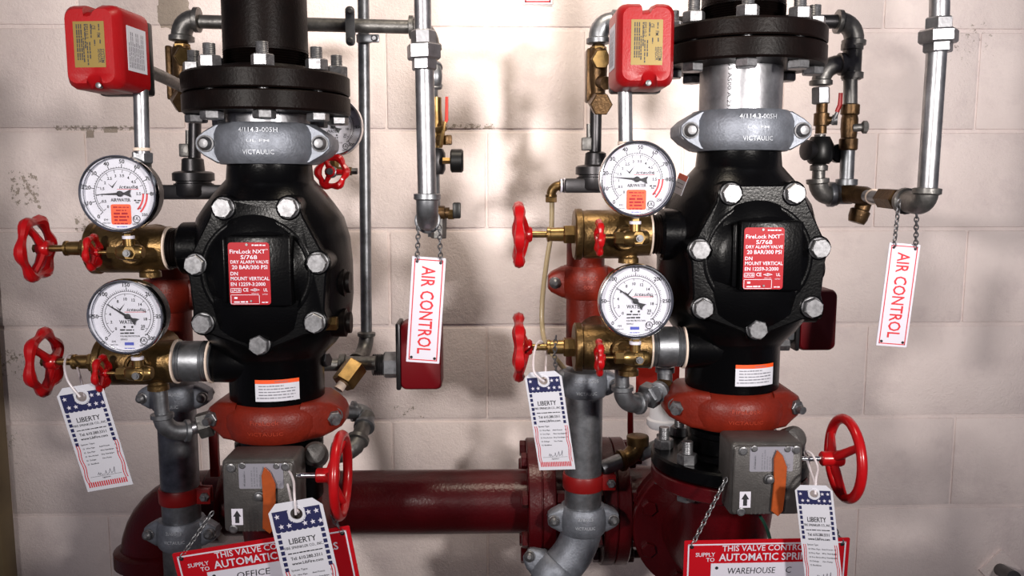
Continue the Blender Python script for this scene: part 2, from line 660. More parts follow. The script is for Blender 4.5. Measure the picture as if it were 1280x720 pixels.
def flange_bolts(root, c, axis, rc, n, ph, t0, t1, rb, m='bolt_steel', stud=0.02):
    u, v, w = basis(axis)
    for i in range(n):
        a = 2 * math.pi * i / n + ph
        q = V(c) + (u * math.cos(a) + v * math.sin(a)) * rc
        b_ = MB()
        b_.hex(q + w * t1, q + w * (t1 + rb * 1.05), rb)
        b_.thread(q + w * (t1 + rb), q + w * (t1 + rb + stud), rb * .55, 7, 12)
        b_.hex(q + w * (t0 - rb * .75), q + w * t0, rb, ph=.3)
        b_.cyl(q + w * (t0 - rb * .3), q + w * (t1 + rb * .5), rb * .5, n=10)
        put('bolt', b_, m, root)

# flanged spool in the main, painted over with its bolts
t = thing('flanged_spool', 'dark red bolted flange spool in the supply main behind the galvanized drain pipe', 'pipe flange', (mx(718), YM, zm - 0.114))
x1, x2 = mx(674), mx(762)
put('spool_body', MB().cyl((x1, YM, zm), (x2, YM, zm), RM * 1.08, n=32), 'red_pipe', t)
for xc, nm in ((x1, 0), (x2, 1)):
    f_ = MB()
    f_.lathe((xc - 0.024, YM, zm), (1, 0, 0), [(0, 0.06), (0.0, 0.112), (0.002, 0.114), (0.022, 0.114), (0.0235, 0.110), (0.0245, 0.110), (0.026, 0.114), (0.046, 0.114), (0.048, 0.112), (0.048, 0.06)], 40)
    put('flange', f_, 'red_pipe', t)
    flange_bolts(t, (xc, YM, zm), (1, 0, 0), 0.095, 8, math.pi / 8, -0.024, 0.024, 0.0145, 'red_pipe', 0.012)

# ------------------------------------------------------------------ shared pieces of both valve sets
SIGNED = {'R': 'WAREHOUSE', 'L': 'OFFICE'}
AX = p(922, 231, 1.2).x
YV = 1.2
def zv(py):
    return Q(922, py, YV).z

def hexbolt(mb_, q, ax, r, h):
    mb_.hex(q, V(q) + V(ax) * h, r, ph=random.random())
    mb_.cyl(V(q) + V(ax) * h * .95, V(q) + V(ax) * (h * 1.1), r * .82, n=18)

def red_wheel(mb_, c, axis, R, lobes, rim, dish, ph=0.0, hubr=None):
    # cast wheel with a scalloped rim, spokes from the hub
    c = V(c)
    u, v, w = basis(axis)
    pts, rr = [], []
    n = lobes * 8
    for i in range(n):
        a = 2 * math.pi * i / n
        s = math.cos(a * lobes)
        R2 = R * (1 + 0.045 * s)
        pts.append(c + (u * math.cos(a + ph) + v * math.sin(a + ph)) * (R2 - rim))
        rr.append(rim * (1 + 0.22 * s))
    mb_.tube(pts, rr, 8, True)
    hubr = hubr or rim * 1.5
    mb_.lathe(c + w * (dish - rim), w, [(0, hubr * .8), (rim * .4, hubr), (rim * 2.0, hubr), (rim * 2.4, hubr * .8)], 16)
    for i in range(lobes if lobes < 6 else lobes // 2):
        a = 2 * math.pi * i / (lobes if lobes < 6 else lobes // 2) + ph
        d = u * math.cos(a) + v * math.sin(a)
        mb_.tube([c + w * dish + d * hubr * .6, c + w * dish * .7 + d * R * .5, c + d * (R - rim)], [rim * .95, rim * .75, rim * .85], 8)
    return mb_

def alarm_valve(side):
    S = SIGNED[side]
    t = thing('alarm_valve', 'domed black dry alarm valve body with a bolted red-labelled cover above the %s sign' % S, 'valve', V((AX, YV, zv(486))) + SH)
    A = V((AX, YV, 0)) + SH
    def pr(lst):
        return [(zv(y) , r) for y, r in lst]
    b_ = MB()
    b_.lathe(A, (0, 0, 1), pr([(490, .058), (484, .064), (478, .067), (428, .067), (420, .074), (410, .086), (398, .096), (380, .108), (350, .112), (310, .112), (280, .109), (255, .101), (238, .088), (224, .076), (214, .066), (208, .060), (190, .058)]), 48)
    # side ports
    for py, r in ((293, .036), (434, .0285)):
        q = p(880, py, 1.17)
        b_.lathe(V((A.x - (.118 if py < 350 else .088), q.y, q.z)), (1, 0, 0), [(0, r * .9), (.004, r), (.06, r * 1.05), (.07, r * 1.1)], 28)
    put('body', b_, 'black_paint', t)
    # cover with seven bolt lobes
    bolts = [(913, 242), (992, 242), (1023, 310), (1014, 384), (945, 411), (878, 385), (874, 312)]
    YC = 1.105
    M = face_matrix(p(947, 322, YC))
    Mi = M.inverted()
    bl = [Mi @ p(x, y, YC) for x, y in bolts]
    cv = MB()
    hp = hull([q_ for q in bl for q_ in circ(q.x, q.y, .0115, 16)])
    ring = []
    for i in range(96):
        a = 2 * math.pi * i / 96
        d = V((math.cos(a), math.sin(a), 0))
        r = 1.0
        for n_ in range(len(hp)):                     # where the ray meets the straight hull of the bolt bosses
            (x0, y0), (x1, y1) = hp[n_], hp[(n_ + 1) % len(hp)]
            ex, ey = x1 - x0, y1 - y0
            den = d.x * ey - d.y * ex
            if den > 1e-9:
                r = min(r, (x0 * ey - y0 * ex) / den)
        for q in bl:                                  # rounded boss round each bolt
            qa = math.atan2(q.y, q.x)
            da = (a - qa + math.pi) % (2 * math.pi) - math.pi
            R = V((q.x, q.y, 0)).length
            off = abs(math.sin(da)) * R
            if off < .017 and math.cos(da) > 0:
                r = max(r, R * math.cos(da) + math.sqrt(.017 ** 2 - off * off))
        ring.append((d.x * r, d.y * r))
    cv.loft([[(x, y, -.045) for x, y in ring], [(x, y, -.001) for x, y in ring], [(x * .975, y * .975, .001) for x, y in ring]], M)
    cv.lathe((0, 0, 0), (0, 0, 1), [(-.002, .0745), (.0012, .074), (.0022, .072), (.0024, .069), (.0016, .067), (.003, .064), (.009, .056), (.014, .046), (.017, .028), (.0175, .0)], 48, M)
    for q in bl:
        cv.lathe((q.x, q.y, 0), (0, 0, 1), [(-.01, .017), (.001, .0165), (.002, .015)], 24, M)
    cover = put('cover', cv, 'black_paint', t)
    bs = MB()
    bs.rbox((.010, .004, .012), (.083, .092, .030), .004, 2, M)
    bs.rbox((-.036, .004, .008), (.007, .084, .024), .003, 2, M)
    put('label_boss', bs, 'black_paint', cover)
    for q in bl:
        h_ = MB()
        w_ = M @ V((q.x, q.y, .0015))
        hexbolt(h_, w_, (0, -1, 0), .0138, .0095)
        h_.lathe(w_ + V((0, .003, 0)), (0, -1, 0), [(0, .0142), (.0042, .0142), (.0045, .0138)], 20)
        put('cover_bolt', h_, 'bolt_steel', t)
    # side plugs
    pl = MB()
    for py in (333, 382):
        z = zv(py) + SH.z
        pl.lathe(V((A.x + .085, YV - .03 + SH.y, z)), (1, 0, 0), [(0, .02), (.022, .02), (.024, .015), (.029, .015)], 20)
    put('side_plug', pl, 'black_iron', t)
    bp = MB()
    z = zv(382) + SH.z
    bp.hex(V((A.x + .07, YV - .06 + SH.y, z + .004)), V((A.x + .1, YV - .06 + SH.y, z + .004)), .010)
    put('brass_plug', bp, 'brass', t)
    # red data label
    ml, w, h = quad_matrix(M @ V((-.0275, .0415, .0275)), M @ V((.0250, .0415, .0275)), M @ V((-.0275, -.0390, .0275)))
    lb = MB()
    lb.prism(rrect(0, -h, w, 0, .004), 0, .0009, ml)
    lab = put('data_label', lb, 'label_red', t, label='red data label with white lettering')
    tx = MB()
    z = .0011
    def row(s, y, hh, x=.04, ww=None, al='l', bold=.012):
        tx.text(ml, s, x * w, -y * h, hh * h, z, al, ww * w if ww else None, bold=bold)
    row('FireLock NXT', .175, .062, .04, .86)
    tx.text(ml, 'TM', .905 * w, -.125 * h, .022 * h, z)
    row('S/768', .265, .062, .30, .40)
    row('DRY ALARM VALVE', .335, .05, .05, .92)
    row('20 BAR/300 PSI', .425, .062, .08, .86)
    row('DN', .525, .056, .04, .18)
    row('MOUNT VERTICAL', .605, .056, .04, .94)
    row('EN 12259-3:2000', .695, .056, .04, .84)
    tx.print_row(ml, .58 * w, -.055 * h, .34 * w, .022 * h, z)
    row('LPCB', .785, .035, .06, .2)
    row('CE', .785, .055, .33, .13)
    row('FM', .775, .03, .56, .1)
    row('UL', .785, .05, .83, .1)
    row('APPROVED', .825, .016, .53, .18, bold=0)
    row('LISTED', .84, .018, .80, .13, bold=0)
    tx.print_row(ml, .1 * w, -.965 * h, .34 * w, .024 * h, z)
    tx.print_row(ml, .11 * w, -.905 * h, .12 * w, .035 * h, z)
    tx.print_row(ml, .78 * w, -.97 * h, .16 * w, .018 * h, z)
    def frame(x0, y0, x1, y1, tk=.0006):
        for a_ in ((x0, y0, x1, y0), (x0, y1, x1, y1), (x0, y0, x0, y1), (x1, y0, x1, y1)):
            X0, Y0, X1, Y1 = a_[0] * w, -a_[1] * h, a_[2] * w, -a_[3] * h
            tx.quad(ml, min(X0, X1) - tk / 2, min(Y0, Y1) - tk / 2, max(X0, X1) + tk / 2, max(Y0, Y1) + tk / 2, z)
    frame(.03, .735, .28, .80)
    frame(.03, .84, .72, .985)
    tx.add([(.5 * w, -.76 * h, z), (.62 * w, -.735 * h, z), (.74 * w, -.76 * h, z), (.62 * w, -.785 * h, z), (.53 * w, -.76 * h, z), (.62 * w, -.742 * h, z), (.71 * w, -.76 * h, z), (.62 * w, -.778 * h, z)],
           [(0, 1, 5, 4), (1, 2, 6, 5), (2, 3, 7, 6), (3, 0, 4, 7)], ml)
    put('lettering', tx, 'sign_white', lab, smooth=0)
    sc = MB()
    sc.cyl(ml @ V((.46 * w, -.035 * h, .0005)), ml @ V((.46 * w, -.035 * h, .0022)), .0016, n=10)
    sc.cyl(ml @ V((.52 * w, -.94 * h, .0005)), ml @ V((.52 * w, -.94 * h, .0022)), .0014, n=10)
    put('rivet', sc, 'bolt_steel', lab)
    # warning label wrapped round the neck
    rad = .0676
    zc = zv(457) + SH.z
    def wrap(q):
        a = q.x / rad
        return V((A.x + rad_cur[0] * math.sin(a), A.y - rad_cur[0] * math.cos(a), zc + q.y))
    rad_cur = [rad]
    def patch(x0, y0, x1, y1):
        n = 14
        m_ = MB()
        vs, fs = [], []
        for i in range(n + 1):
            x = x0 + (x1 - x0) * i / n
            vs += [wrap(V((x, y0, 0))), wrap(V((x, y1, 0)))]
        for i in range(n):
            fs.append((2 * i, 2 * i + 2, 2 * i + 3, 2 * i + 1))
        return m_.add(vs, fs)
    c0 = .016
    wl = put('warning_label', patch(c0 - .030, -.015, c0 + .031, .010), 'white_card', t, label='white warning label with an orange header band')
    rad_cur[0] = rad + .0001
    put('header_band', patch(c0 - .030, .0101, c0 + .031, .0155), 'sticker_orange', wl)
    rad_cur[0] = rad + .0003
    tx = MB()
    tx.text(None, 'WARNING', c0 - .003, .0113, .003, 0, 'l', .018, warp=wrap)
    for i in range(5):
        tx.print_row(None, c0 - .028 + .003 * (i != 4), .006 - i * .0042, .05 if i else .034, .0017, 0, warp=wrap)
    put('lettering', tx, 'ink_grey', wl, smooth=0)
    return t

def top_coupling(side):
    S = SIGNED[side]
    z0 = zv(165)
    A = V((AX, YV, z0)) + SH
    t = thing('grooved_coupling', 'grey zinc grooved pipe coupling clamped on top of the black valve above the %s sign' % S, 'pipe coupling', A - V((0, 0, .026)))
    b_ = MB()
    b_.lathe(A, (0, 0, 1), [(-.028, .058), (-.0275, .066), (-.022, .071), (-.013, .0745), (.013, .0745), (.022, .071), (.0275, .066), (.028, .058)], 48)
    M = face_matrix(A)
    for s in (-1, 1):
        poly = [(s * .040, .0275), (s * .064, .0265), (s * .082, .016), (s * .0915, .007), (s * .0925, 0), (s * .0915, -.007), (s * .082, -.016), (s * .064, -.0265), (s * .040, -.0275)]
        if s < 0:
            poly = poly[::-1]
        b_.loft([[(x, y, -.03) for x, y in poly], [(x, y, .030) for x, y in poly], [(x * .975, y * .93, .034) for x, y in poly]], M)
    hs = put('housing', b_, 'cast_zinc', t)
    tx = MB()
    for s, zz, hh, ww in (('4/114.3-005H', .0135, .006, .052), ('UL FM', .0005, .0035, .03), ('VICTAULIC', -.0155, .006, .042)):
        tx.text(None, s, 0, zz, hh, 0, 'c', ww, bold=.01, warp=lambda q: V((A.x + .0752 * math.sin((q.x + .004) / .0752), A.y - .0752 * math.cos((q.x + .004) / .0752), A.z + q.y)))
    put('raised_lettering', tx, 'raised_zinc', hs, smooth=0)
    for s in (-1, 1):
        k_ = MB()
        q = A + V((s * .0775, -.032, 0))
        k_.lathe(q, (0, -1, 0), [(0, .0115), (.004, .0115), (.0045, .0095), (.008, .0088), (.0115, .006), (.0125, .0)], 20)
        put('bolt', k_, 'bolt_steel', t)
        k_ = MB()
        k_.lathe(q + V((0, .0025, 0)), (0, -1, 0), [(0, .0150), (.0012, .0150), (.0012, .0118), (.0, .0118)], 20, ring=True)
        put('bolt_seat', k_, 'dark_steel', t)
    return t

def red_coupling(side):
    S = SIGNED[side]
    A = V((AX, YV, zv(503) + (.006 if side == 'L' else 0))) + SH
    t = thing('grooved_coupling', 'rust red grooved pipe coupling clamped under the black valve above the %s sign' % S, 'pipe coupling', A - V((0, 0, .03)))
    b_ = MB()
    b_.lathe(A, (0, 0, 1), [(-.0275, .060), (-.027, .070), (-.020, .0755), (-.006, .0785), (.008, .0785), (.019, .0745), (.027, .066), (.0285, .059)], 48)
    for s in (-1, 1):
        rings = []
        for x, hz0, hz1, y0, y1 in ((.045, -.0265, .028, -.058, .05), (.068, -.026, .0275, -.046, .05), (.082, -.022, .022, -.03, .04), (.094, -.016, .014, -.022, .032), (.0985, -.010, .008, -.016, .026)):
            rings.append([A + V((s * x, yy, zz)) for yy, zz in rrect(y0, hz0, y1, hz1, .008, 3)])
        b_.loft(rings)
    hs = put('housing', b_, 'red_oxide', t)
    tx = MB()
    R = .0793
    for s, zz, hh, ww in (('FireLock', .004, .006, .040), ('VICTAULIC', -.0115, .005, .050)):
        tx.text(None, s, 0, zz, hh, 0, 'c', ww, bold=.01, warp=lambda q: V((A.x + R * math.sin(q.x / R), A.y - R * math.cos(q.x / R) + max(0, -q.y - .006) * .25, A.z + q.y)))
    put('raised_lettering', tx, 'raised_red', hs, smooth=0)
    for s in (-1, 1):
        k_ = MB()
        q = A + V((s * .085, -.024, .001))
        d = V((s * .35, -1, -.12)).normalized()
        k_.hex(q, q + d * .011, .0105)
        k_.cyl(q, q + d * .021, .0058, n=14)
        k_.lathe(q - d * .004, d, [(0, .013), (.004, .013)], 18)
        put('bolt', k_, 'bolt_steel', t)
    return t

def brass_valve(side, py, lower):
    S = SIGNED[side]
    which = 'lower' if lower else 'upper'
    Y = 1.165
    t = thing('angle_valve', '%s bronze angle valve with scalloped red handwheel on the %s valve set' % (which, S), 'valve', p(750, py + 32, Y))
    k = K(Y, py)
    c = p(652, py, Y)
    ax = V((1, 0, 0))
    def X(px):
        return V((p(px, py, Y).x, c.y, c.z))
    b_ = MB()
    r = 32 * k if not lower else 30.5 * k
    rn = 27 * k
    x0 = X(717)
    b_.lathe(x0, ax, [(0, r * .5), (0, r * .93), (.002, r), (9 * k, r), (10.5 * k, r * .93), (14 * k, r * .93), (16 * k, r * .95), (58 * k, r * .95), (72 * k, r * .86), (94 * k, rn), (94 * k, rn * .9)], 40)
    # outlet at the back and below
    q = X(757)
    b_.cyl(q, q + V((0, .11, 0)), r * .8, n=28)
    b_.lathe(X(786), (0, 0, -1), [(0, 11 * k), (28 * k, 11 * k), (30 * k, 13 * k), (36 * k, 13 * k)], 18)
    put('valve_body', b_, 'bronze', t)
    bn = MB()
    bn.hex(X(704), X(719), 12.5 * k)
    bn.lathe(X(683), ax, [(0, 6 * k), (1 * k, 9.5 * k), (4 * k, 9.5 * k), (5 * k, 8.5 * k), (22 * k, 9 * k)], 20)
    put('bonnet', bn, 'brass', t)
    put('stem', MB().cyl(X(655), X(686), 4.2 * k, n=14), 'brass', t)
    w_ = MB()
    red_wheel(w_, X(652) + V((-.004, 0, 0)), ax, 41 * k, 6, 6.3 * k, 8 * k, ph=.35 if lower else .1, hubr=10 * k)
    put('handwheel', w_, 'red_enamel', t)
    nt_ = MB()
    nt_.hex(X(645), X(652) + V((.006, 0, 0)), 5.5 * k)
    put('wheel_nut', nt_, 'brass', t)
    # side boss with a plug opening
    sb = MB()
    q = p(781 if not lower else 778, py + 4, Y - .030)
    sb.lathe(q, (0, -1, 0), [(-.01, .017), (.006, .017), (.008, .015), (.008, .012), (.004, .0115)], 24)
    put('side_boss', sb, 'bronze', t)
    # nipple to the black valve
    n_ = MB()
    a = X(811)
    b = V((AX + SH.x - (.112 if not lower else .082), c.y, c.z))
    rr = rn * .93 if not lower else rn * .95
    n_.thread(a - V((.006, 0, 0)), a + V((.012, 0, 0)), rr, 5)
    n_.cyl(a + V((.010, 0, 0)), b - V((.010, 0, 0)), rr * .985, n=32)
    n_.thread(b - V((.012, 0, 0)), b + V((.004, 0, 0)), rr, 5)
    one('pipe_nipple', '%s short threaded pipe nipple screwed into the %s valve body' % ('grey' if lower else 'black', S), 'pipe', n_, 'galvanized' if lower else 'black_iron')
    for nm, xq, rq in (('seal', a.x - .001, rr * 1.08), ('seal', b.x - .001, rr * 1.08)):
        s_ = MB()
        s_.lathe(V((xq, c.y, c.z)), ax, [(0, rq * .92), (.0005, rq), (.003, rq), (.0035, rq * .92)], 32)
        put('seal_ring', s_, 'seal_tape', t)
    return t

def needle_valve(side, py, lower, gy):
    S = SIGNED[side]
    Y = 1.105
    k = K(Y, py)
    t = thing('gauge_cock', 'small brass gauge cock with little red wheel under the %s gauge of the %s set' % ('lower' if lower else 'upper', S), 'valve', p(790, py + 14, Y))
    def q(px, yy=py, dy=0.0):
        return p(px, yy, Y + dy)
    b_ = MB()
    b_.hex(q(768), q(780), 8 * k)
    b_.lathe(q(778), (1, 0, 0), [(0, 6.5 * k), (4 * k, 9 * k), (16 * k, 10.5 * k), (30 * k, 9 * k), (33 * k, 7 * k)], 22)
    b_.lathe(q(796) + V((0, .02, 0)), (0, -1, 0), [(0, 8 * k), (.010, 8.5 * k), (.021, 8.5 * k)], 22)
    b_.hex(q(797) + V((0, -.004, 0)), q(797) + V((0, .002, 0)) + V((0, -.012, 0)), 9.5 * k)
    b_.cyl(q(794, py - 6), q(794, py - 17), 7 * k, n=18)
    b_.tube([q(786) + V((0, .0, 0)), q(782, py + 2) + V((0, .03, 0)), q(781, py + 2) + V((0, .06, 0))], 7 * k, 14)
    put('cock_body', b_, 'brass', t)
    s_ = MB()
    s_.cyl(q(797) + V((0, -.0135, 0)), q(797) + V((0, -.018, 0)), 4.6 * k, n=14)
    s_.cyl(q(797) + V((0, -.017, 0)), q(797) + V((0, -.020, 0)), 2.6 * k, n=14)
    put('bleed_plug', s_, 'bolt_steel', t)
    s_ = MB()
    s_.lathe(q(794, py - 16.5), (0, 0, 1), [(0, 5 * k), (.0005, 7.4 * k), (4 * k, 7.4 * k), (4.5 * k, 5 * k)], 18)
    put('seal_ring', s_, 'sign_white', t)
    st = MB()
    st.cyl(q(794, py - 19), q(795, gy + 42), 5.5 * k, n=4, ph=.5)
    put('gauge_stem', st, 'brass', t)
    put('stem', MB().cyl(q(750), q(770), 2.2 * k, n=10), 'brass', t)
    w_ = MB()
    red_wheel(w_, q(750) + V((-.001, 0, 0)), (1, 0, 0), 22.5 * k, 6, 3.9 * k, 2 * k, ph=.2, hubr=5.5 * k)
    put('handwheel', w_, 'red_enamel', t)
    return t

def gauge(c, R, kind, label, yaw=0.0, tilt=0.0, ptr=150.0, sticker=False):
    M = face_matrix(c, 0, yaw, tilt)
    t = thing('pressure_gauge', label, 'gauge', V(c) - V((0, 0, R)))
    put('case', MB().lathe((0, 0, 0), (0, 0, 1), [(-.036, R * .5), (-.035, R * .86), (-.030, R * .93), (-.0095, R * .96)], 56, M), 'dark_steel', t)
    put('bezel', MB().lathe((0, 0, 0), (0, 0, 1), [(-.008, R * .95), (-.006, R * 1.0), (.001, R * 1.0), (.0035, R * .975), (.004, R * .945), (.0028, R * .918), (-.003, R * .912), (-.003, R * .90), (-.009, R * .90)], 64, M, ring=True), 'chrome', t)
    dial = put('dial', MB().lathe((0, 0, 0), (0, 0, 1), [(-.008, R * .93), (-.0062, R * .93)], 48, M), 'dial_white', t)
    z = -.0058
    tk = MB()
    def tick(deg, r0, r1, wd):
        a = math.radians(deg)
        d, n = V((math.cos(a), math.sin(a), 0)), V((-math.sin(a), math.cos(a), 0))
        tk.add([d * r0 * R - n * wd + V((0, 0, z)), d * r1 * R - n * wd + V((0, 0, z)), d * r1 * R + n * wd + V((0, 0, z)), d * r0 * R + n * wd + V((0, 0, z))], [(0, 1, 2, 3)], M)
    def arcband(d0, d1, r0, r1, mb_, zz):
        n = max(6, int(abs(d1 - d0) / 4))
        vs, fs = [], []
        for i in range(n + 1):
            a = math.radians(d0 + (d1 - d0) * i / n)
            vs += [(math.cos(a) * r0 * R, math.sin(a) * r0 * R, zz), (math.cos(a) * r1 * R, math.sin(a) * r1 * R, zz)]
        for i in range(n):
            fs.append((2 * i, 2 * i + 1, 2 * i + 3, 2 * i + 2))
        mb_.add(vs, fs, M)
    nm = MB()
    def num(s, deg, r, h):
        a = math.radians(deg)
        nm.text(M, s, math.cos(a) * r * R, math.sin(a) * r * R - h / 2 * R, h * R, z, 'c', bold=.02)
    if kind == 'air':
        arcband(225, 0, .655, .668, tk, z)
        arcband(225, 0, .615, .625, tk, z)
        for i in range(41):
            tick(225 - 225 * i / 40, .66, .72 if i % 5 == 0 else .69, .00028)
            if i % 5 == 0:
                tick(225 - 225 * i / 40, .66, .76, .0004)
                num(str(10 * (i // 5)), 225 - 225 * i / 40, .825, .10)
        for i in range(12):
            dg = 225 - 225 * i / 11
            tick(dg, .54, .62, .0003)
            num(('%.1f' % (i * .5)).rstrip('0').rstrip('.') if i % 2 else str(i // 2), dg, .465, .07)
        num('250', -42, .80, .07)
        num('bar', -27, .48, .05)
        num('psi', -38, .60, .05)
    else:
        arcband(225, -45, .655, .668, tk, z)
        arcband(225, -45, .59, .60, tk, z)
        for i in range(61):
            tick(225 - 270 * i / 60, .66, .76 if i % 10 == 0 else (.73 if i % 5 == 0 else .71), .00028 if i % 10 else .0004)
            if i % 10 == 0:
                num(str(50 * (i // 10)), 225 - 270 * i / 60, .83, .10)
        for i in range(11):
            dg = 225 - 260 * i / 10
            tick(dg, .54, .60, .0003)
            num(str(2 * i), dg, .46, .075)
        num('bar', -42, .50, .05)
        num('psi', -46, .66, .05)
    tl = MB()
    tl.text(M, 'ictaulic', -.02 * R, .135 * R, .085 * R, z, 'l', .48 * R, shear=.25, bold=.012)
    tl.add([(-.30 * R, .26 * R, z), (-.19 * R, .14 * R, z), (-.06 * R, .34 * R, z), (-.20 * R, .19 * R, z)], [(0, 1, 3), (1, 2, 3)], M)
    if kind == 'air':
        tl.text(M, 'AIR/WATER', 0, -.20 * R, .085 * R, z, 'c', .50 * R, bold=.015)
        tl.print_row(M, .34 * R, -.19 * R, .17 * R, .04 * R, z)
    else:
        tl.text(M, 'WATER', -.02 * R, -.20 * R, .10 * R, z, 'c', .42 * R, bold=.015)
        for i, s in enumerate((None, None, 'FOR FIRE PROTECTION', 'SERVICE')):
            if s:
                tl.text(M, s, -.22 * R, (-.38 - .085 * i) * R, .045 * R, z, 'l', (.36, .36, .50, .18)[i] * R)
            else:
                tl.print_row(M, -.22 * R, (-.38 - .085 * i) * R, .36 * R, .04 * R, z)
        tl.lathe((-.10 * R, -.28 * R, z), (0, 0, 1), [(0, .03 * R), (.0001, .03 * R)], 10, M)
        tl.lathe((.10 * R, -.28 * R, z), (0, 0, 1), [(0, .03 * R), (.0001, .03 * R)], 10, M)
    tl.text(M, 'FM', -.40 * R, -.70 * R, .06 * R, z, 'c')
    tl.text(M, 'APPROVED', -.40 * R, -.77 * R, .03 * R, z, 'c')
    tl.text(M, 'UL', .38 * R, -.68 * R, .08 * R, z, 'c', bold=.02)
    tl.text(M, 'LISTED', .38 * R, -.80 * R, .05 * R, z, 'c', bold=.02)
    u_ = [(.38 + .10 * math.cos(2 * math.pi * i / 20), -.65 + .10 * math.sin(2 * math.pi * i / 20)) for i in range(20)]
    tl.add([(x * R, y * R, z) for x, y in u_] + [((x - .38) * .8 * R + .38 * R, (y + .65) * .8 * R - .65 * R, z) for x, y in u_], [(i, (i + 1) % 20, 20 + (i + 1) % 20, 20 + i) for i in range(20)], M)
    put('scale_marks', tk, 'ink_black', dial, smooth=0)
    put('numerals', nm, 'ink_black', dial, smooth=0)
    put('lettering', tl, 'ink_black', dial, smooth=0)
    bl = MB()
    bl.quad(M, -.12 * R, -.77 * R, .12 * R, -.69 * R, z)
    bl.print_row(M, -.13 * R, -.86 * R, .26 * R, .025 * R, z)
    put('blue_badge', bl, 'ink_wika_blue', dial, smooth=0)
    rd = MB()
    rd.quad(M, -.08 * R, .105 * R, .47 * R, .118 * R, z)
    if kind == 'air':
        arcband(0, -44, .56, .605, rd, z)
        arcband(0, -44, .655, .70, rd, z)
    put('red_marks', rd, 'ink_red', dial, smooth=0)
    a = math.radians(ptr)
    d, n = V((math.cos(a), math.sin(a), 0)), V((-math.sin(a), math.cos(a), 0))
    pt = MB()
    zp = V((0, 0, -.0045))
    pts = [d * .66 * R, d * .1 * R - n * .03 * R, -d * .12 * R - n * .03 * R, -d * .28 * R - n * .10 * R, -d * .25 * R, -d * .28 * R + n * .10 * R, -d * .12 * R + n * .03 * R, d * .1 * R + n * .03 * R]
    pt.loft([[q + zp for q in pts], [q + zp + V((0, 0, .0006)) for q in pts]], M)
    pt.lathe((0, 0, -.0048), (0, 0, 1), [(0, .075 * R), (.0016, .075 * R), (.002, .05 * R)], 18, M)
    put('pointer', pt, 'ink_black', t)
    if sticker:
        ms = MB()
        ms.prism(rrect(-.26 * R, -.79 * R, .25 * R, -.27 * R, .05 * R), z, z + .0003, M)
        st = put('sticker', ms, 'sticker_orange', t, label='orange notice sticker on the dial')
        tx = MB()
        for i, w_ in enumerate((.40, .26, .38, .38, .36, .38)):
            tx.print_row(M, -w_ / 2 * R, (-.36 - .082 * i - (.01 if i > 1 else 0)) * R, w_ * R, (.032 if i < 2 or i == 5 else .052) * R, z + .0005)
        put('lettering', tx, 'label_red', st, smooth=0)
    put('lens', MB().lathe((0, 0, 0), (0, 0, 1), [(-.0012, R * .91), (-.0002, R * .91)], 48, M), 'gauge_glass', t)
    return t

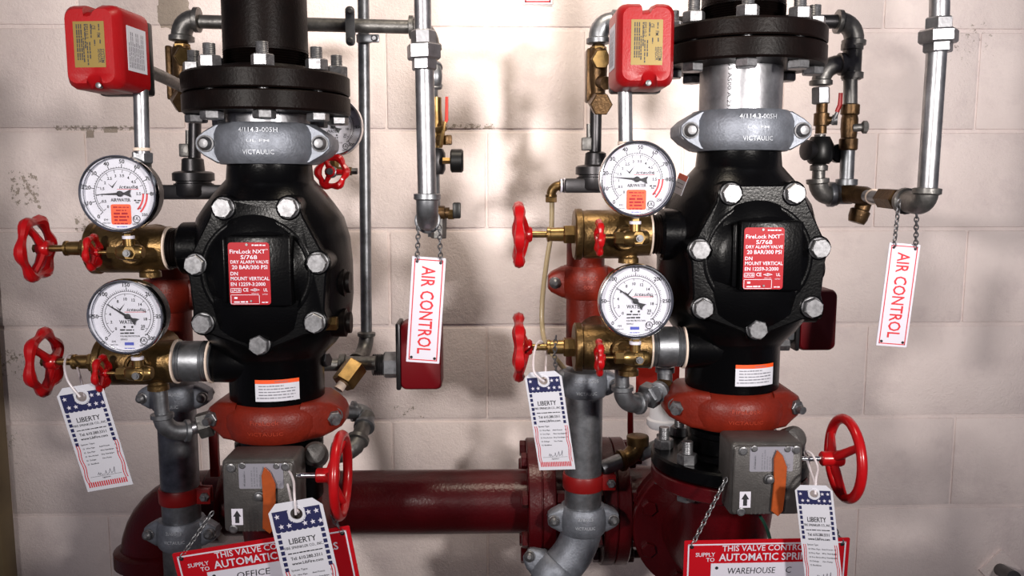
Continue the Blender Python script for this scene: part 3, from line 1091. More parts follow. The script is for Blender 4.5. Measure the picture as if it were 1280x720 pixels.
def pressure_switch(c, w, h, d, label, yaw, whiteside, gold_text):
    # rounded cover with a notch in its top edge and a scooped screw recess at the bottom
    M = face_matrix(c, 0, yaw)
    t = thing('pressure_switch', label, 'pressure switch', V(c) - V((0, 0, h / 2)))
    def outline(sx, sy, notch, scoop, rad):
        pts = []
        x, y = sx / 2, sy / 2
        def corner(cx, cy, a0):
            for i in range(5):
                a = math.radians(a0 + 22.5 * i)
                pts.append((cx + rad * math.cos(a), cy + rad * math.sin(a)))
        corner(x - rad, y - rad, 0)
        for (u, v) in ((.18, 0), (.10, -.35), (.06, -.85), (-.02, -1), (-.10, -.95), (-.105, -.3), (-.11, 0)):
            pts.append((u * sx, y + v * notch))
        corner(-x + rad, y - rad, 90)
        corner(-x + rad, -y + rad, 180)
        for i in range(9):
            a = math.pi * (1 - i / 8)
            pts.append((.06 * sx + .17 * sx * math.cos(a), -y + scoop * math.sin(a)))
        corner(x - rad, -y + rad, 270)
        return pts
    cv = MB()
    cv.loft([[(x, y, -d) for x, y in outline(w, h, h * .06, .0005, .012)],
             [(x, y, -.016) for x, y in outline(w, h, h * .07, .0005, .012)],
             [(x, y, -.010) for x, y in outline(w * .98, h * .985, h * .08, .004, .013)],
             [(x, y, -.002) for x, y in outline(w * .86, h * .90, h * .09, h * .10, .012)],
             [(x, y, 0) for x, y in outline(w * .82, h * .87, h * .09, h * .13, .011)]], M)
    cover = put('cover', cv, 'red_box', t)
    bs = MB()
    bs.rbox((0, -.004, -d - .008), (w * .94, h * .94, .02), .004, 2, M)
    put('base', bs, 'dark_steel', t)
    sc = MB()
    sc.lathe((.06 * w, -h * .455, -.012), (0, 0, 1), [(0, .0035), (.006, .0035), (.0065, .002)], 14, M)
    put('screw', sc, 'bolt_steel', t)
    gl = MB()
    gx0, gx1, gy0, gy1 = -.27 * w, .27 * w, -.25 * h, .29 * h
    gl.prism([(gx0, gy0), (gx1, gy0), (gx1, gy1), (gx0, gy1)], 0, .0004, M)
    g = put('data_label', gl, 'label_gold', t, label='gold data label')
    tx = MB()
    z = .0006
    H = gy1 - gy0
    def gu(u):
        return gx0 + (gx1 - gx0) * u
    for s_, u, hh, a, ww in (('SYSTEM', .92, .0052, .60, .30), ('SENSOR', .82, .0052, .60, .30), ('CE', .66, .0062, .09, .09), ('FM', .82, .005, .25, .10), ('EPS10-2', .44, .0045, .06, .32)):
        tx.text(M, s_, gu(u) - hh * .4, gy1 - H * a, hh * .8, z, 'l', ww * H, rot=-math.pi / 2, bold=.012)
    for u, a, ww in ((.82, .06, .14), (.84, .40, .12), (.66, .4, .13), (.56, .06, .3), (.36, .06, .55), (.30, .36, .55), (.24, .06, .8), (.17, .06, .8), (.10, .06, .8), (.42, .45, .5), (.5, .45, .4)):
        tx.print_row(M @ Matrix.Translation((gu(u), gy1 - H * a, 0)) @ Matrix.Rotation(-math.pi / 2, 4, 'Z'), 0, 0, ww * H, .0016, z)
    put('lettering', tx, 'ink_black', g, smooth=0)
    # white wiring label on the side
    s = whiteside
    Ms = M @ Matrix.Translation((s * (w / 2 + .0003), 0, -.02)) @ Matrix.Rotation(s * math.pi / 2, 4, 'Y')
    wl = MB()
    X0, X1 = (0, d * .62)
    if s < 0:
        X0, X1 = -d * .62, 0
    wl.prism([(X0, -h * .26), (X1, -h * .26), (X1, h * .28), (X0, h * .28)], 0, .0003, Ms)
    wl_ = put('wiring_label', wl, 'white_card', t, label='white printed wiring label on the side')
    tx = MB()
    for i in range(9):
        tx.print_row(Ms @ Matrix.Translation((X0 + (X1 - X0) * (.12 + .09 * i), -h * .22, 0)) @ Matrix.Rotation(math.pi / 2, 4, 'Z'), 0, 0, h * (.44 if i % 3 else .3), .0018, .0005)
    put('lettering', tx, 'ink_grey', wl_, smooth=0)
    return t

# ------------------------------------------------------------------ more shared pieces
def pipe(name, label, a, b, r, m='galvanized', n=24, threads=False):
    mb_ = MB().cyl(a, b, r, n=n)
    if threads:
        d = (V(b) - V(a)).normalized()
        mb_.thread(V(a), V(a) + d * r * .9, r * 1.01, 5)
        mb_.thread(V(b) - d * r * .9, V(b), r * 1.01, 5)
    return one(name, label, 'pipe', mb_, m)

def elbow_fit(label, a, c, b, r, m='dull_iron'):
    return one('pipe_elbow', label, 'pipe elbow', MB().elbow(a, c, b, r), m)

def union_fit(label, a, b, r, m='galvanized_bright'):
    a, b = V(a), V(b)
    d = (b - a)
    L = d.length
    d.normalize()
    t = thing('pipe_union', label, 'pipe fitting', min((a, b), key=lambda q: q.z))
    put('tailpiece', MB().hex(a, a + d * L * .38, r * .72), m, t)
    put('union_nut', MB().hex(a + d * L * .34, a + d * L * .74, r, ph=.2), m, t)
    put('tailpiece', MB().hex(a + d * L * .70, b, r * .74, ph=.2), m, t)
    return t

def flange_joint(side, A, ztop, zmid, zbot, ph):
    S = SIGNED[side]
    t = thing('flange_joint', 'pair of black bolted pipe flanges on the riser over the %s valve' % S, 'pipe flange', V((A.x, A.y, zbot)))
    R = .1135
    up = MB().lathe(V((A.x, A.y, zmid + .001)), (0, 0, 1), [(0, .058), (0, R - .002), (.002, R), (ztop - zmid - .004, R), (ztop - zmid - .001, R - .003), (ztop - zmid - .001, .075), (ztop - zmid + .008, .068), (ztop - zmid + .008, .058)], 56)
    put('upper_flange', up, 'black_iron', t)
    lo = MB().lathe(V((A.x, A.y, zbot)), (0, 0, 1), [(0, .058), (0, R - .003), (.003, R), (zmid - zbot - .003, R), (zmid - zbot - .001, R - .002), (zmid - zbot, .058)], 56)
    put('lower_flange', lo, 'black_iron', t)
    flange_bolts(t, (A.x, A.y, 0), (0, 0, 1), .0955, 8, ph, zbot, ztop, .0150, 'bolt_steel', .016)
    return t

def clamp_coupling(name, label, c, axis, r, hh, ear, m, bolt_dirs, text=None):
    # two-bolt grooved coupling on a small pipe
    c = V(c)
    t = thing(name, label, 'pipe coupling', c - V((0, 0, hh)))
    u, v, w = basis(axis)
    b_ = MB()
    b_.lathe(c, axis, [(-hh, r * .95), (-hh, r * 1.14), (-hh * .8, r * 1.24), (-hh * .35, r * 1.3), (hh * .35, r * 1.3), (hh * .8, r * 1.24), (hh, r * 1.14), (hh, r * .95)], 36)
    side = V(bolt_dirs[0]).normalized()
    out = V(bolt_dirs[1]).normalized()
    ax = V(axis).normalized()
    for s in (-1, 1):
        rings = []
        for x, k1, th in ((r * .7, 1.0, .62), (r * 1.25, .95, .55), (ear * .92, .62, .45), (ear, .42, .40)):
            rings.append([c + side * s * x + ax * zz + out * yy for yy, zz in rrect(-r * th, -hh * k1, r * th, hh * k1, min(hh * k1, r * th) * .5, 3)])
        b_.loft(rings)
    hs = put('housing', b_, m, t)
    for s in (-1, 1):
        k_ = MB()
        q = c + side * s * (r * 1.25 + ear) * .51 + out * r * .52
        k_.lathe(q, out, [(-.004, r * .30), (.002, r * .30), (.003, r * .25), (.009, r * .22), (.012, r * .1)], 16)
        k_.hex(q - out * (r * 1.2), q - out * (r * 1.0), r * .3)
        k_.cyl(q - out * (r * 1.1), q, r * .18, n=10)
        put('bolt', k_, 'bolt_steel', t)
    if text:
        R = r * 1.315
        tx = MB()
        for s, zz, h_, w_ in text:
            def wp(q):
                a = q.x / R
                return c + side * (R * math.sin(a)) + out * (R * math.cos(a)) + ax * q.y
            tx.text(None, s, 0, zz, h_, 0, 'c', w_, bold=.012, warp=wp)
        put('raised_lettering', tx, 'raised_zinc' if m == 'cast_zinc' else 'raised_red', hs, smooth=0)
    return t

def strap(label, c, r, hh, side, m='red_strap'):
    c = V(c)
    t = thing('pipe_strap', label, 'pipe strap', c - V((0, 0, hh)))
    put('band', MB().lathe(c, (0, 0, 1), [(-hh, r * .98), (-hh, r * 1.08), (-hh * .8, r * 1.12), (hh * .8, r * 1.12), (hh, r * 1.08), (hh, r * .98)], 32), m, t)
    e = MB()
    for dy in (-.006, .006):
        e.rbox(c + V((side * r * 1.35, -r * .2 + dy, 0)), (r * .75, .005, hh * 2.2), .002, 2)
    put('lug', e, m, t)
    k_ = MB()
    q = c + V((side * r * 1.45, -r * .2 - .008, 0))
    k_.hex(q, q + V((0, -.007, 0)), .0075)
    k_.cyl(q, q + V((0, -.012, 0)), .004, n=12)
    put('bolt', k_, 'bolt_steel', t)
    return t

def butterfly_valve(side, zlow):
    S = SIGNED[side]
    A = V((AX, YV, 0)) + SH
    ztop = zv(526) + SH.z
    t = thing('butterfly_valve', 'black butterfly control valve with grey gear box and red wheel over the %s sign' % S, 'valve', V((A.x, A.y, zlow)))
    b_ = MB()
    b_.lathe(V((A.x, A.y, zlow)), (0, 0, 1), [(0, .058), (0, .061), (ztop - zlow - .016, .061), (ztop - zlow - .014, .063), (ztop - zlow - .006, .063), (ztop - zlow - .004, .058), (ztop - zlow + .006, .058)], 40)
    put('body', b_, 'black_paint', t)
    M = face_matrix(p(958.5, 599.5, 1.055))
    k = K(1.055, 599)
    w, h, d = 92 * k, 95 * k, .062
    def L(px, py):                       # place on the gear box front
        return ((px - 958.5) * k, -(py - 599.5) * k)
    g_ = MB()
    g_.rbox((0, 0, -d / 2 - .001), (w, h, d), .006, 3, M)
    g_.rbox((0, -.006, -d - .03), (w * .7, h * .7, .07), .01, 2, M)
    gear = put('gear_box', g_, 'gear_grey', t)
    lip = MB()
    lip.prism(rrect(-w * .47, -h * .47, w * .47, h * .47, .006), -.003, .0025, M, bev=.0012)
    put('gear_cover', lip, 'gear_grey', gear)
    z = .0026
    x0, y0 = L(935, 588)
    x1, y1 = L(990, 556)
    np_ = MB().prism(rrect(x0, y0, x1, y1, .002), z, z + .0006, M)
    npl = put('nameplate', np_, 'nameplate', gear, label='silver nameplate with dark print')
    tx = MB()
    zz = z + .0008
    Rv = math.pi / 2
    for u in (.14, .30, .36, .42, .48, .56, .60):
        tx.print_row(M @ Matrix.Translation((x0 + (x1 - x0) * u, y0 + (y1 - y0) * .08, 0)) @ Matrix.Rotation(Rv, 4, 'Z'), 0, 0, (y1 - y0) * random.uniform(.5, .85), .0016, zz)
    tx.text(M, 'CE', x0 + (x1 - x0) * .93, y0 + (y1 - y0) * .12, .004, zz, 'l', rot=Rv, bold=.01)
    tx.text(M, 'FM', x0 + (x1 - x0) * .74, y0 + (y1 - y0) * .62, .003, zz, 'l', rot=Rv)
    tx.text(M, 'Victaulic', x0 + (x1 - x0) * .14, y0 + (y1 - y0) * .12, .0035, zz, 'l', shear=.2, rot=Rv)
    tx.text(M, 'UL', x0 + (x1 - x0) * .74, y0 + (y1 - y0) * .22, .004, zz, 'l', rot=Rv)
    put('lettering', tx, 'ink_grey', npl, smooth=0)
    ind = MB()
    pts = [L(*q) for q in ((968, 559), (975, 566), (981, 581), (980, 615), (978, 638), (972, 645), (963, 638), (965, 600), (964, 570))]
    ind.prism(pts[::-1], .006, .0085, M, bev=.0008)
    put('position_pointer', ind, 'pointer_orange', t, label='orange valve position pointer')
    sx, sy = L(960, 597)
    sc = MB()
    sc.lathe((sx, sy, z), (0, 0, 1), [(0, .0065), (.004, .0065), (.0042, .0052), (.008, .0048), (.009, .003)], 18, M)
    put('pointer_bolt', sc, 'bolt_steel', t)
    for (x, y, r) in ((926, 561, .0058), (993, 560, .0055), (940, 558, .0042), (982, 559, .0040), (926, 640, .0056)):
        s_ = MB()
        a, b = L(x, y)
        s_.lathe((a, b, z - .001), (0, 0, 1), [(0, r), (.003, r), (.0035, r * .75), (.004, r * .7)], 16, M)
        put('screw', s_, 'bolt_steel', gear)
    x0, y0 = L(924, 635)
    x1, y1 = L(938, 614)
    al = put('arrow_label', MB().prism([(x0, y0), (x1, y0), (x1, y1), (x0, y1)], z, z + .0003, M), 'sign_white', gear, label='white label with a black arrow pointing up')
    am = MB()
    cx, cy, aw, ah = (x0 + x1) / 2, (y0 + y1) / 2, (x1 - x0), (y1 - y0)
    zz = z + .0006
    am.add([(cx + u * aw, cy + v * ah, zz) for u, v in ((-.18, -.38), (.18, -.38), (.18, .02), (.36, .02), (0, .40), (-.36, .02), (-.18, .02))], [(0, 1, 2, 6), (3, 4, 5)], M)
    put('arrow', am, 'ink_black', al, smooth=0)
    em = MB()
    for i in range(4):
        em.print_row(M @ Matrix.Translation((-.006 - .0055 * i + .004, -.046, 0)) @ Matrix.Rotation(Rv, 4, 'Z'), 0, 0, .03, .0024, z + .0002)
    put('cast_marks', em, 'gear_grey', gear, smooth=0)
    # switch housing behind the box
    q = p(992, 548, 1.125)
    put('switch_dome', MB().lathe(q, (.1, -.75, .35), [(-.02, .017), (.004, .017), (.009, .013), (.011, .0)], 24), 'gear_grey', t)
    # shaft and wheel
    cw = p(1056, 573, 1.062)
    def X(px):
        return V((p(px, 573, 1.062).x, cw.y, cw.z))
    put('shaft', MB().cyl(X(1002), X(1030), 3.4 * k, n=14), 'chrome', t)
    w_ = MB()
    Rw = 50 * k
    w_.torus(X(1056), (1, 0, 0), Rw, 6.3 * k, 40, 12)
    w_.lathe(X(1026), (1, 0, 0), [(0, 8 * k), (1.5 * k, 9.3 * k), (20 * k, 9.3 * k), (24 * k, 10.5 * k), (28 * k, 9 * k)], 22)
    for i in range(3):
        a = 2 * math.pi * i / 3 + (.45 if side == 'R' else .9)
        dd = V((0, math.cos(a), math.sin(a)))
        w_.tube(smooth_path([X(1042) + dd * 6 * k, X(1047) + dd * 22 * k, X(1056) + dd * Rw], 4), [6 * k - .3 * k * abs(i_ - 3) for i_ in range(9)], 10)
    put('handwheel', w_, 'red_enamel', t)
    return t

def star(mb_, M, x, y, r, z, rot=0.0):
    pts = []
    for i in range(10):
        a = math.pi / 2 + rot + math.pi * i / 5
        q = r if i % 2 == 0 else r * .42
        pts.append((x + q * math.cos(a), y + q * math.sin(a), z))
    mb_.add([(x, y, z)] + pts, [(0, 1 + i, 1 + (i + 1) % 10) for i in range(10)], M)

def service_tag(label, tl, tr, bl, tie, curl=0.0):
    M, w, h = quad_matrix(tl, tr, bl)
    t = thing('service_tag', label, 'tag', bl)
    c = w * .16
    hx, hy, hr = w * .5, -w * .25, w * .115
    # card with clipped top corners and a punched hole
    outer = [(0, -c), (c, 0), (w - c, 0), (w, -c), (w, -h * .5), (w, -h), (0, -h), (0, -h * .5)]
    cd = MB()
    n = 24
    ring = [(hx + hr * math.cos(2 * math.pi * i / n), hy + hr * math.sin(2 * math.pi * i / n)) for i in range(n)]
    top = []
    yb = hy - hr * 1.6
    def edge(a):                           # outline of the upper part in direction a from the hole
        dx, dy = math.cos(a), math.sin(a)
        best = 1e9
        poly = [(0, yb), (w, yb), (w, -c), (w - c, 0), (c, 0), (0, -c)]
        for i in range(6):
            (x0, y0), (x1, y1) = poly[i], poly[(i + 1) % 6]
            ex, ey = x1 - x0, y1 - y0
            den = dx * ey - dy * ex
            if abs(den) < 1e-12:
                continue
            s = ((x0 - hx) * ey - (y0 - hy) * ex) / den
            u = ((x0 - hx) * dy - (y0 - hy) * dx) / den
            if s > 0 and -1e-6 <= u <= 1 + 1e-6:
                best = min(best, s)
        return (hx + dx * best, hy + dy * best)
    angs = sorted(set([2 * math.pi * i / n for i in range(n)] + [math.atan2(y - hy, x - hx) % (2 * math.pi) for x, y in ((0, yb), (w, yb), (w, -c), (w - c, 0), (c, 0), (0, -c))]))
    m_ = len(angs)
    for z0 in (0.0, .0005):
        vs = [(hx + hr * math.cos(a), hy + hr * math.sin(a), z0) for a in angs] + [(*edge(a), z0) for a in angs]
        cd.add(vs, [(i, (i + 1) % m_, m_ + (i + 1) % m_, m_ + i) for i in range(m_)], M)
        cd.add([(0, yb, z0), (w, yb, z0), (w, -h, z0), (0, -h, z0)], [(0, 1, 2, 3)], M)
    card = put('card', cd, 'white_card', t, smooth=0)
    rg = MB().lathe((hx, hy, 0), (0, 0, 1), [(-.0006, hr * .98), (-.0006, hr * 1.5), (.0012, hr * 1.35), (.0012, hr * .98)], 24, M, ring=True)
    put('eyelet', rg, 'white_card', t)
    z = .0009
    # blue star band with a scalloped lower edge
    b_ = MB()
    by0, by1 = -w * .15, -w * .54
    pts = [(w * .06, by0), (w * .06, by1)]
    ns = 9
    for i in range(ns):
        for j in range(1, 5):
            a = math.pi * j / 4
            x0 = w * .06 + w * .88 * (i + .5 - .5 * math.cos(a)) / ns
            pts.append((x0, by1 - w * .03 * math.sin(a)))
    pts.append((w * .94, by0))
    # split round the eyelet
    for i in range(1, len(pts) - 2):
        x0, x1 = pts[i][0], pts[i + 1][0]
        if x1 - x0 < 1e-7:
            continue
        xm = (x0 + x1) / 2
        R = hr * 1.52
        tops = [by0]
        if abs(xm - hx) < R:
            dy = math.sqrt(R * R - (xm - hx) ** 2)
            segs = [(by0, max(hy + dy, by0) if hy + dy > by0 else hy + dy), (hy - dy, None)]
            if hy + dy < by0:
                b_.add([(x0, by0, z), (x1, by0, z), (x1, hy + dy, z), (x0, hy + dy, z)], [(0, 1, 2, 3)], M)
            b_.add([(x0, hy - dy, z), (x1, hy - dy, z), (x1, pts[i + 1][1], z), (x0, pts[i][1], z)], [(0, 1, 2, 3)], M)
        else:
            b_.add([(x0, by0, z), (x1, by0, z), (x1, pts[i + 1][1], z), (x0, pts[i][1], z)], [(0, 1, 2, 3)], M)
    for s in (0, 1):                        # dashed blue side borders
        for i in range(7):
            y = by1 - h * .022 - i * h * .046
            x = w * (.06 if s == 0 else .87)
            b_.quad(M, x, y - h * .032, x + w * .07, y, z)
    put('star_band', b_, 'ink_blue', card, smooth=0)
    st = MB()
    for r_ in range(2):
        for i in range(6):
            x = w * (.14 + .145 * i) + (w * .04 if r_ else 0)
            y = -w * (.25 + .20 * r_)
            if (x - hx) ** 2 + (y - hy) ** 2 < (hr * 1.9) ** 2 or x > w * .92:
                continue
            star(st, M, x, y, w * .055, z + .0003, .1)
    put('stars', st, 'sign_white', card, smooth=0)
    tx = MB()
    tx.text(M, 'LIBERTY', w * .5, -h * .335, h * .045, z, 'c', w * .5, bold=.008)
    tx.text(M, 'FIRE SPRINKLER CO., INC.', w * .5, -h * .375, h * .022, z, 'c', w * .72)
    tx.print_row(M, w * .18, -h * .415, w * .64, h * .010, z)
    tx.text(M, 'Tel: 610.280.3311', w * .5, -h * .465, h * .026, z, 'c', w * .58, bold=.01)
    tx.text(M, 'www.LibFire.com', w * .5, -h * .505, h * .024, z, 'c', w * .58, bold=.01)
    tx.text(M, 'System Type:', w * .17, -h * .555, h * .016, z, 'l', w * .30)
    for i, (a_, b2) in enumerate((('Wet Pipe', 'Anti-Freeze'), ('Dry Pipe', 'Wet Standpipe'), ('Pre-Action', 'Dry Standpipe'), ('Deluge', 'Fire Pump'), ('Backflow', None))):
        y = -h * (.595 + .038 * i)
        tx.text(M, a_, w * .26, y, h * .014, z)
        if b2:
            tx.text(M, b2, w * .54, y, h * .014, z)
        for x in ((w * .19, w * .88) if i < 3 else (w * .19,)):
            e = h * .013
            for q in ((x, y, x + e, y + e * .15), (x, y + e * .85, x + e, y + e), (x, y, x + e * .15, y + e), (x + e * .85, y, x + e, y + e)):
                tx.quad(M, *q, z)
    tx.quad(M, w * .16, -h * .868, w * .84, -h * .8655, z)
    tx.text(M, 'Signature', w * .5, -h * .89, h * .014, z, 'c')
    put('lettering', tx, 'ink_black', card, smooth=0)
    sg = MB()
    path = [(.33, .855), (.36, .83), (.37, .86), (.40, .835), (.42, .858), (.50, .85), (.52, .82), (.53, .86), (.58, .85), (.62, .81), (.63, .855), (.68, .84), (.72, .80), (.70, .86)]
    for i in range(len(path) - 1):
        (xa, ya), (xb, yb2) = path[i], path[i + 1]
        A_, B_ = V((xa * w, -ya * h, z)), V((xb * w, -yb2 * h, z))
        n_ = V((-(B_ - A_).y, (B_ - A_).x, 0)).normalized() * .00025
        sg.add([A_ - n_, B_ - n_, B_ + n_, A_ + n_], [(0, 1, 2, 3)], M)
    put('signature', sg, 'ink_grey', card, smooth=0)
    rd = MB()
    nst = 18
    for i in range(nst):
        x = w * (.07 + .86 * i / nst)
        rd.quad(M, x, -h * .965, x + w * .026, -h * .915, z)
    for s in (0, 1):                        # wavy red side stripes
        for k_ in (0, 1):
            prev = None
            for i in range(17):
                y = -h * (.545 + .37 * i / 16)
                x = w * ((.055 + .05 * k_) if s == 0 else (.89 + .05 * k_)) + w * .012 * math.sin(i * .8)
                if prev:
                    rd.add([(prev[0], prev[1], z), (x, y, z), (x + w * .016, y, z), (prev[0] + w * .016, prev[1], z)], [(0, 1, 2, 3)], M)
                prev = (x, y)
    put('red_stripes', rd, 'ink_red', card, smooth=0)
    hole = M @ V((hx, hy, 0))
    lp = MB()
    pts = [hole + V((0, -.004, 0))] + [V(q) for q in tie] + [hole + V((.002, .004, 0))]
    lp.tube(smooth_path(pts, 6), .0016, 8)
    put('plastic_tie', lp, 'plastic_tie', t)
    return t

def air_sign(side, tl, tr, bl, hooks):
    S = SIGNED[side]
    M, w, h = quad_matrix(tl, tr, bl)
    t = thing('air_control_sign', 'narrow white AIR CONTROL sign on chains beside the valve signed %s' % S, 'sign', bl)
    board = put('board', MB().prism(rrect(0, -h, w, 0, .0012), -.0008, .0004, M), 'sign_white', t)
    z = .0007
    tx = MB()
    L = h * .80
    tx.text(M, 'AIR CONTROL', w * .315, -h * .085, w * .40, z, 'l', h * .83, bold=.012, rot=-math.pi / 2)
    put('lettering', tx, 'ink_red', board, smooth=0)
    fr = MB()
    i0, tk = w * .07, w * .03
    for q in ((i0, -h + i0, i0 + tk, -i0), (w - i0 - tk, -h + i0, w - i0, -i0), (i0, -i0 - tk, w - i0, -i0), (i0, -h + i0, w - i0, -h + i0 + tk)):
        fr.quad(M, *q, z)
    put('border', fr, 'ink_red', board, smooth=0)
    for x in (w * .15, w * .85):
        for y in (-w * .15, -h + w * .15):
            put('grommet', MB().lathe((x, y, 0), (0, 0, 1), [(0, w * .045), (.0009, w * .045)], 10, M), 'dark_steel', t)
    for x, hk in zip((w * .15, w * .85), hooks):
        put('chain', chain_mesh(MB(), [M @ V((x, -w * .12, .001)), hk], .0085, .00095), 'bolt_steel', t)
    return t

def control_sign(side, tl, tr, bl, word, hooks, word2=None):
    S = SIGNED[side]
    M, w, h = quad_matrix(tl, tr, bl)
    t = thing('valve_control_sign', 'red valve control sign with a white panel handwritten %s hung on chains' % S, 'sign', bl)
    board = put('board', MB().prism(rrect(0, -h, w, 0, .002), -.001, .0005, M), 'sign_red', t)
    z = .0009
    tx = MB()
    tx.text(M, 'THIS VALVE CONTROLS', w * .23, -h * .080, h * .042, z, 'l', w * .54, bold=.012)
    tx.text(M, 'SUPPLY', w * .07, -h * .116, h * .028, z, 'l', w * .118, bold=.012)
    tx.text(M, 'TO', w * .135, -h * .154, h * .028, z, 'l', w * .05, bold=.012)
    tx.text(M, 'AUTOMATIC SPRINKLERS', w * .212, -h * .150, h * .052, z, 'l', w * .705, bold=.016)
    i0, tk = w * .022, w * .009
    for q in ((i0, -h + i0, i0 + tk, -i0), (w - i0 - tk, -h + i0, w - i0, -i0), (i0, -i0 - tk, w - i0, -i0), (i0, -h + i0, w - i0, -h + i0 + tk)):
        tx.quad(M, *q, z)
    put('lettering', tx, 'sign_white', board, smooth=0)
    pn = put('panel', MB().prism([(w * .165, -h * .90), (w * .835, -h * .90), (w * .835, -h * .168), (w * .165, -h * .168)], .0004, .0012, M), 'sign_white', t, label='white panel with handwriting')
    hw = MB()
    hw.text(M, word, w * (.325 if word == 'OFFICE' else .267), -h * .245, h * .045, .0015, 'l', w * (.19 if word == 'OFFICE' else .29), shear=.12)
    hw.lathe((w * .20, -h * .20, .0013), (0, 0, 1), [(0, w * .010), (.0003, w * .010)], 12, M)
    if word2:
        hw.text(M, word2, w * .62, -h * .245, h * .045, .0015, 'l', w * .035, shear=.12)
    put('handwriting', hw, 'ink_black', pn, smooth=0)
    for (x, hk) in zip((w * .045, w * .955), hooks):
        put('chain', chain_mesh(MB(), [M @ V((x, -w * .03, .001)), V(hk)], .0080, .0009), 'bolt_steel', t)
    for x in (w * .045, w * .955):
        put('grommet', MB().lathe((x, -w * .04, 0), (0, 0, 1), [(0, .0028), (.001, .0028)], 10, M), 'dark_steel', t)
    return t

# ================================================================== build both valve sets
for side in ('R', 'L'):
    SH = SHIFT[side]
    S = SIGNED[side]
    alarm_valve(side)
    top_coupling(side)
    red_coupling(side)
    brass_valve(side, 293, False)
    brass_valve(side, 434, True)
    needle_valve(side, 297, False, 223)
    needle_valve(side, 447, True, 377)
    k = K(1.09, 300)
    gauge(p(797, 224, 1.085), 48.0 * k, 'air', 'air and water gauge with an orange sticker on the %s valve set' % S, ptr=175 if side == 'R' else 182, sticker=True)
    gauge(p(795, 377, 1.085), 48.0 * k, 'water', 'water pressure gauge without sticker on the %s valve set' % S, ptr=144 if side == 'R' else 148)
    ks = K(1.045, 57)
    pressure_switch(p(808.5, 55, 1.045) + (V((-.008, 0, .014)) if side == 'L' else V((0, 0, 0))), 74 * ks, 103 * ks, .074, 'red pressure switch box with gold label above the gauges of the %s valve' % S, 0.0 if side == 'R' else -.10, -1 if side == 'R' else 1, 1)
    # drain column behind the bronze valves
    YD = 1.34
    kd = K(YD, 500)
    X0 = p(730, 500, YD).x
    def D(py, dy=0.0, dx=0.0):
        return V((X0 + dx, YD + dy + SH.y, p(730, py, YD).z))
    RD = .0305
    pipe('drain_pipe', 'rust red drain pipe behind the gauges of the %s valve set' % S, D(455), D(300), RD, 'red_oxide', 32)
    clamp_coupling('grooved_coupling', 'rust red two-bolt coupling on the drain behind the gauges of the %s set' % S, D(352), (0, 0, 1), RD, .026, .060, 'red_oxide', ((1, 0, 0), (0, -1, 0)), (('VICTAULIC', .006, .006, .03), ('009', -.008, .006, .014)))
    clamp_coupling('grooved_coupling', 'grey two-bolt coupling under the lower bronze valve of the %s set' % S, D(478), (0, 0, 1), RD, .021, .056, 'cast_zinc', ((1, 0, 0), (0, -1, 0)), (('2/60.3-005', .008, .005, .04), ('VICTAULIC', -.012, .005, .034)))
    pipe('drain_pipe', 'galvanized vertical drain pipe held by a red strap on the %s set' % S, D(490), D(640), RD, 'galvanized', 36)
    strap('red pipe strap round the galvanized drain of the %s valve set' % S, D(600), RD, .0125, 1)
    clamp_coupling('grooved_coupling', 'grey two-bolt coupling at the foot of the %s drain pipe' % S, D(647), (0, 0, 1), RD * 1.02, .023, .058, 'cast_zinc', ((1, 0, 0), (.0, -1, .12)), (('2/60.3', .005, .005, .026), ('VICTAULIC', -.010, .005, .034)))
    # small drain elbow under the lower bronze valve
    Yq = 1.185
    kq = K(Yq, 480)
    yb = 506 if side == 'R' else 522
    pipe('pipe_nipple', 'short grey nipple dropping from the lower bronze valve of the %s set' % S, p(777, 455, Yq), p(778, yb - 20, Yq), 9 * kq, 'galvanized')
    elbow_fit('small grey iron elbow below the lower bronze valve of the %s set' % S, p(778, yb - 23, Yq), p(778, yb, Yq), p(800, yb - 2, Yq + .02), 11.5 * kq, 'galvanized')
    t = thing('pipe_union', 'small grey hexagon union beside the drain elbow of the %s set' % S, 'pipe fitting', p(815, yb + 10, Yq + .05))
    a = p(797, yb - 2, Yq + .015)
    b = p(830, 482, Yq + .05) if side == 'R' else p(846, yb - 18, Yq + .03)
    d = b - a
    put('tailpiece', MB().thread(a, a + d * .4, 8.5 * kq, 4), 'galvanized_bright', t)
    put('union_nut', MB().hex(a + d * .3, a + d * .62, 17 * kq), 'galvanized' if side == 'R' else 'dull_iron', t)
    put('tailpiece', MB().lathe(a + d * .6, d, [(0, 11.5 * kq), (d.length * .5, 10.5 * kq)], 20), 'dark_bronze' if side == 'R' else 'dull_iron', t)
SH = SHIFT['R']

# ---- risers, flanges and grey pipe pieces
for side in ('R', 'L'):
    S = SIGNED[side]
    A = V((AX, YV, 0)) + SHIFT[side]
    if side == 'R':
        yy = [Q(932, y, A.y - .11).z for y in (19, 43, 71)]
        ph = math.radians(-90 - 13)
    else:
        yy = [Q(326, y, A.y - .11).z for y in (81, 109, 136)]
        ph = math.radians(-90 + 11.6)
    flange_joint(side, A, *yy, ph)
    zc = zv(165) + SHIFT[side].z
    pipe('pipe_nipple', 'grey steel pipe piece between the flanges and the coupling over the %s valve' % S, V((A.x, A.y, zc + .02)), V((A.x, A.y, yy[2] + .002)), .0570, 'galvanized_bright', 48)
    m_ = MB().cyl(V((A.x, A.y, yy[0] + .03)), V((A.x, A.y, 2.58)), .0572, n=48)
    m_.thread(V((A.x, A.y, yy[0] - .01)), V((A.x, A.y, yy[0] + .034)), .0578, 14, 48)
    one('riser_pipe', 'black threaded riser pipe going up from the flanges over the %s valve' % S, 'pipe', m_, 'black_iron')
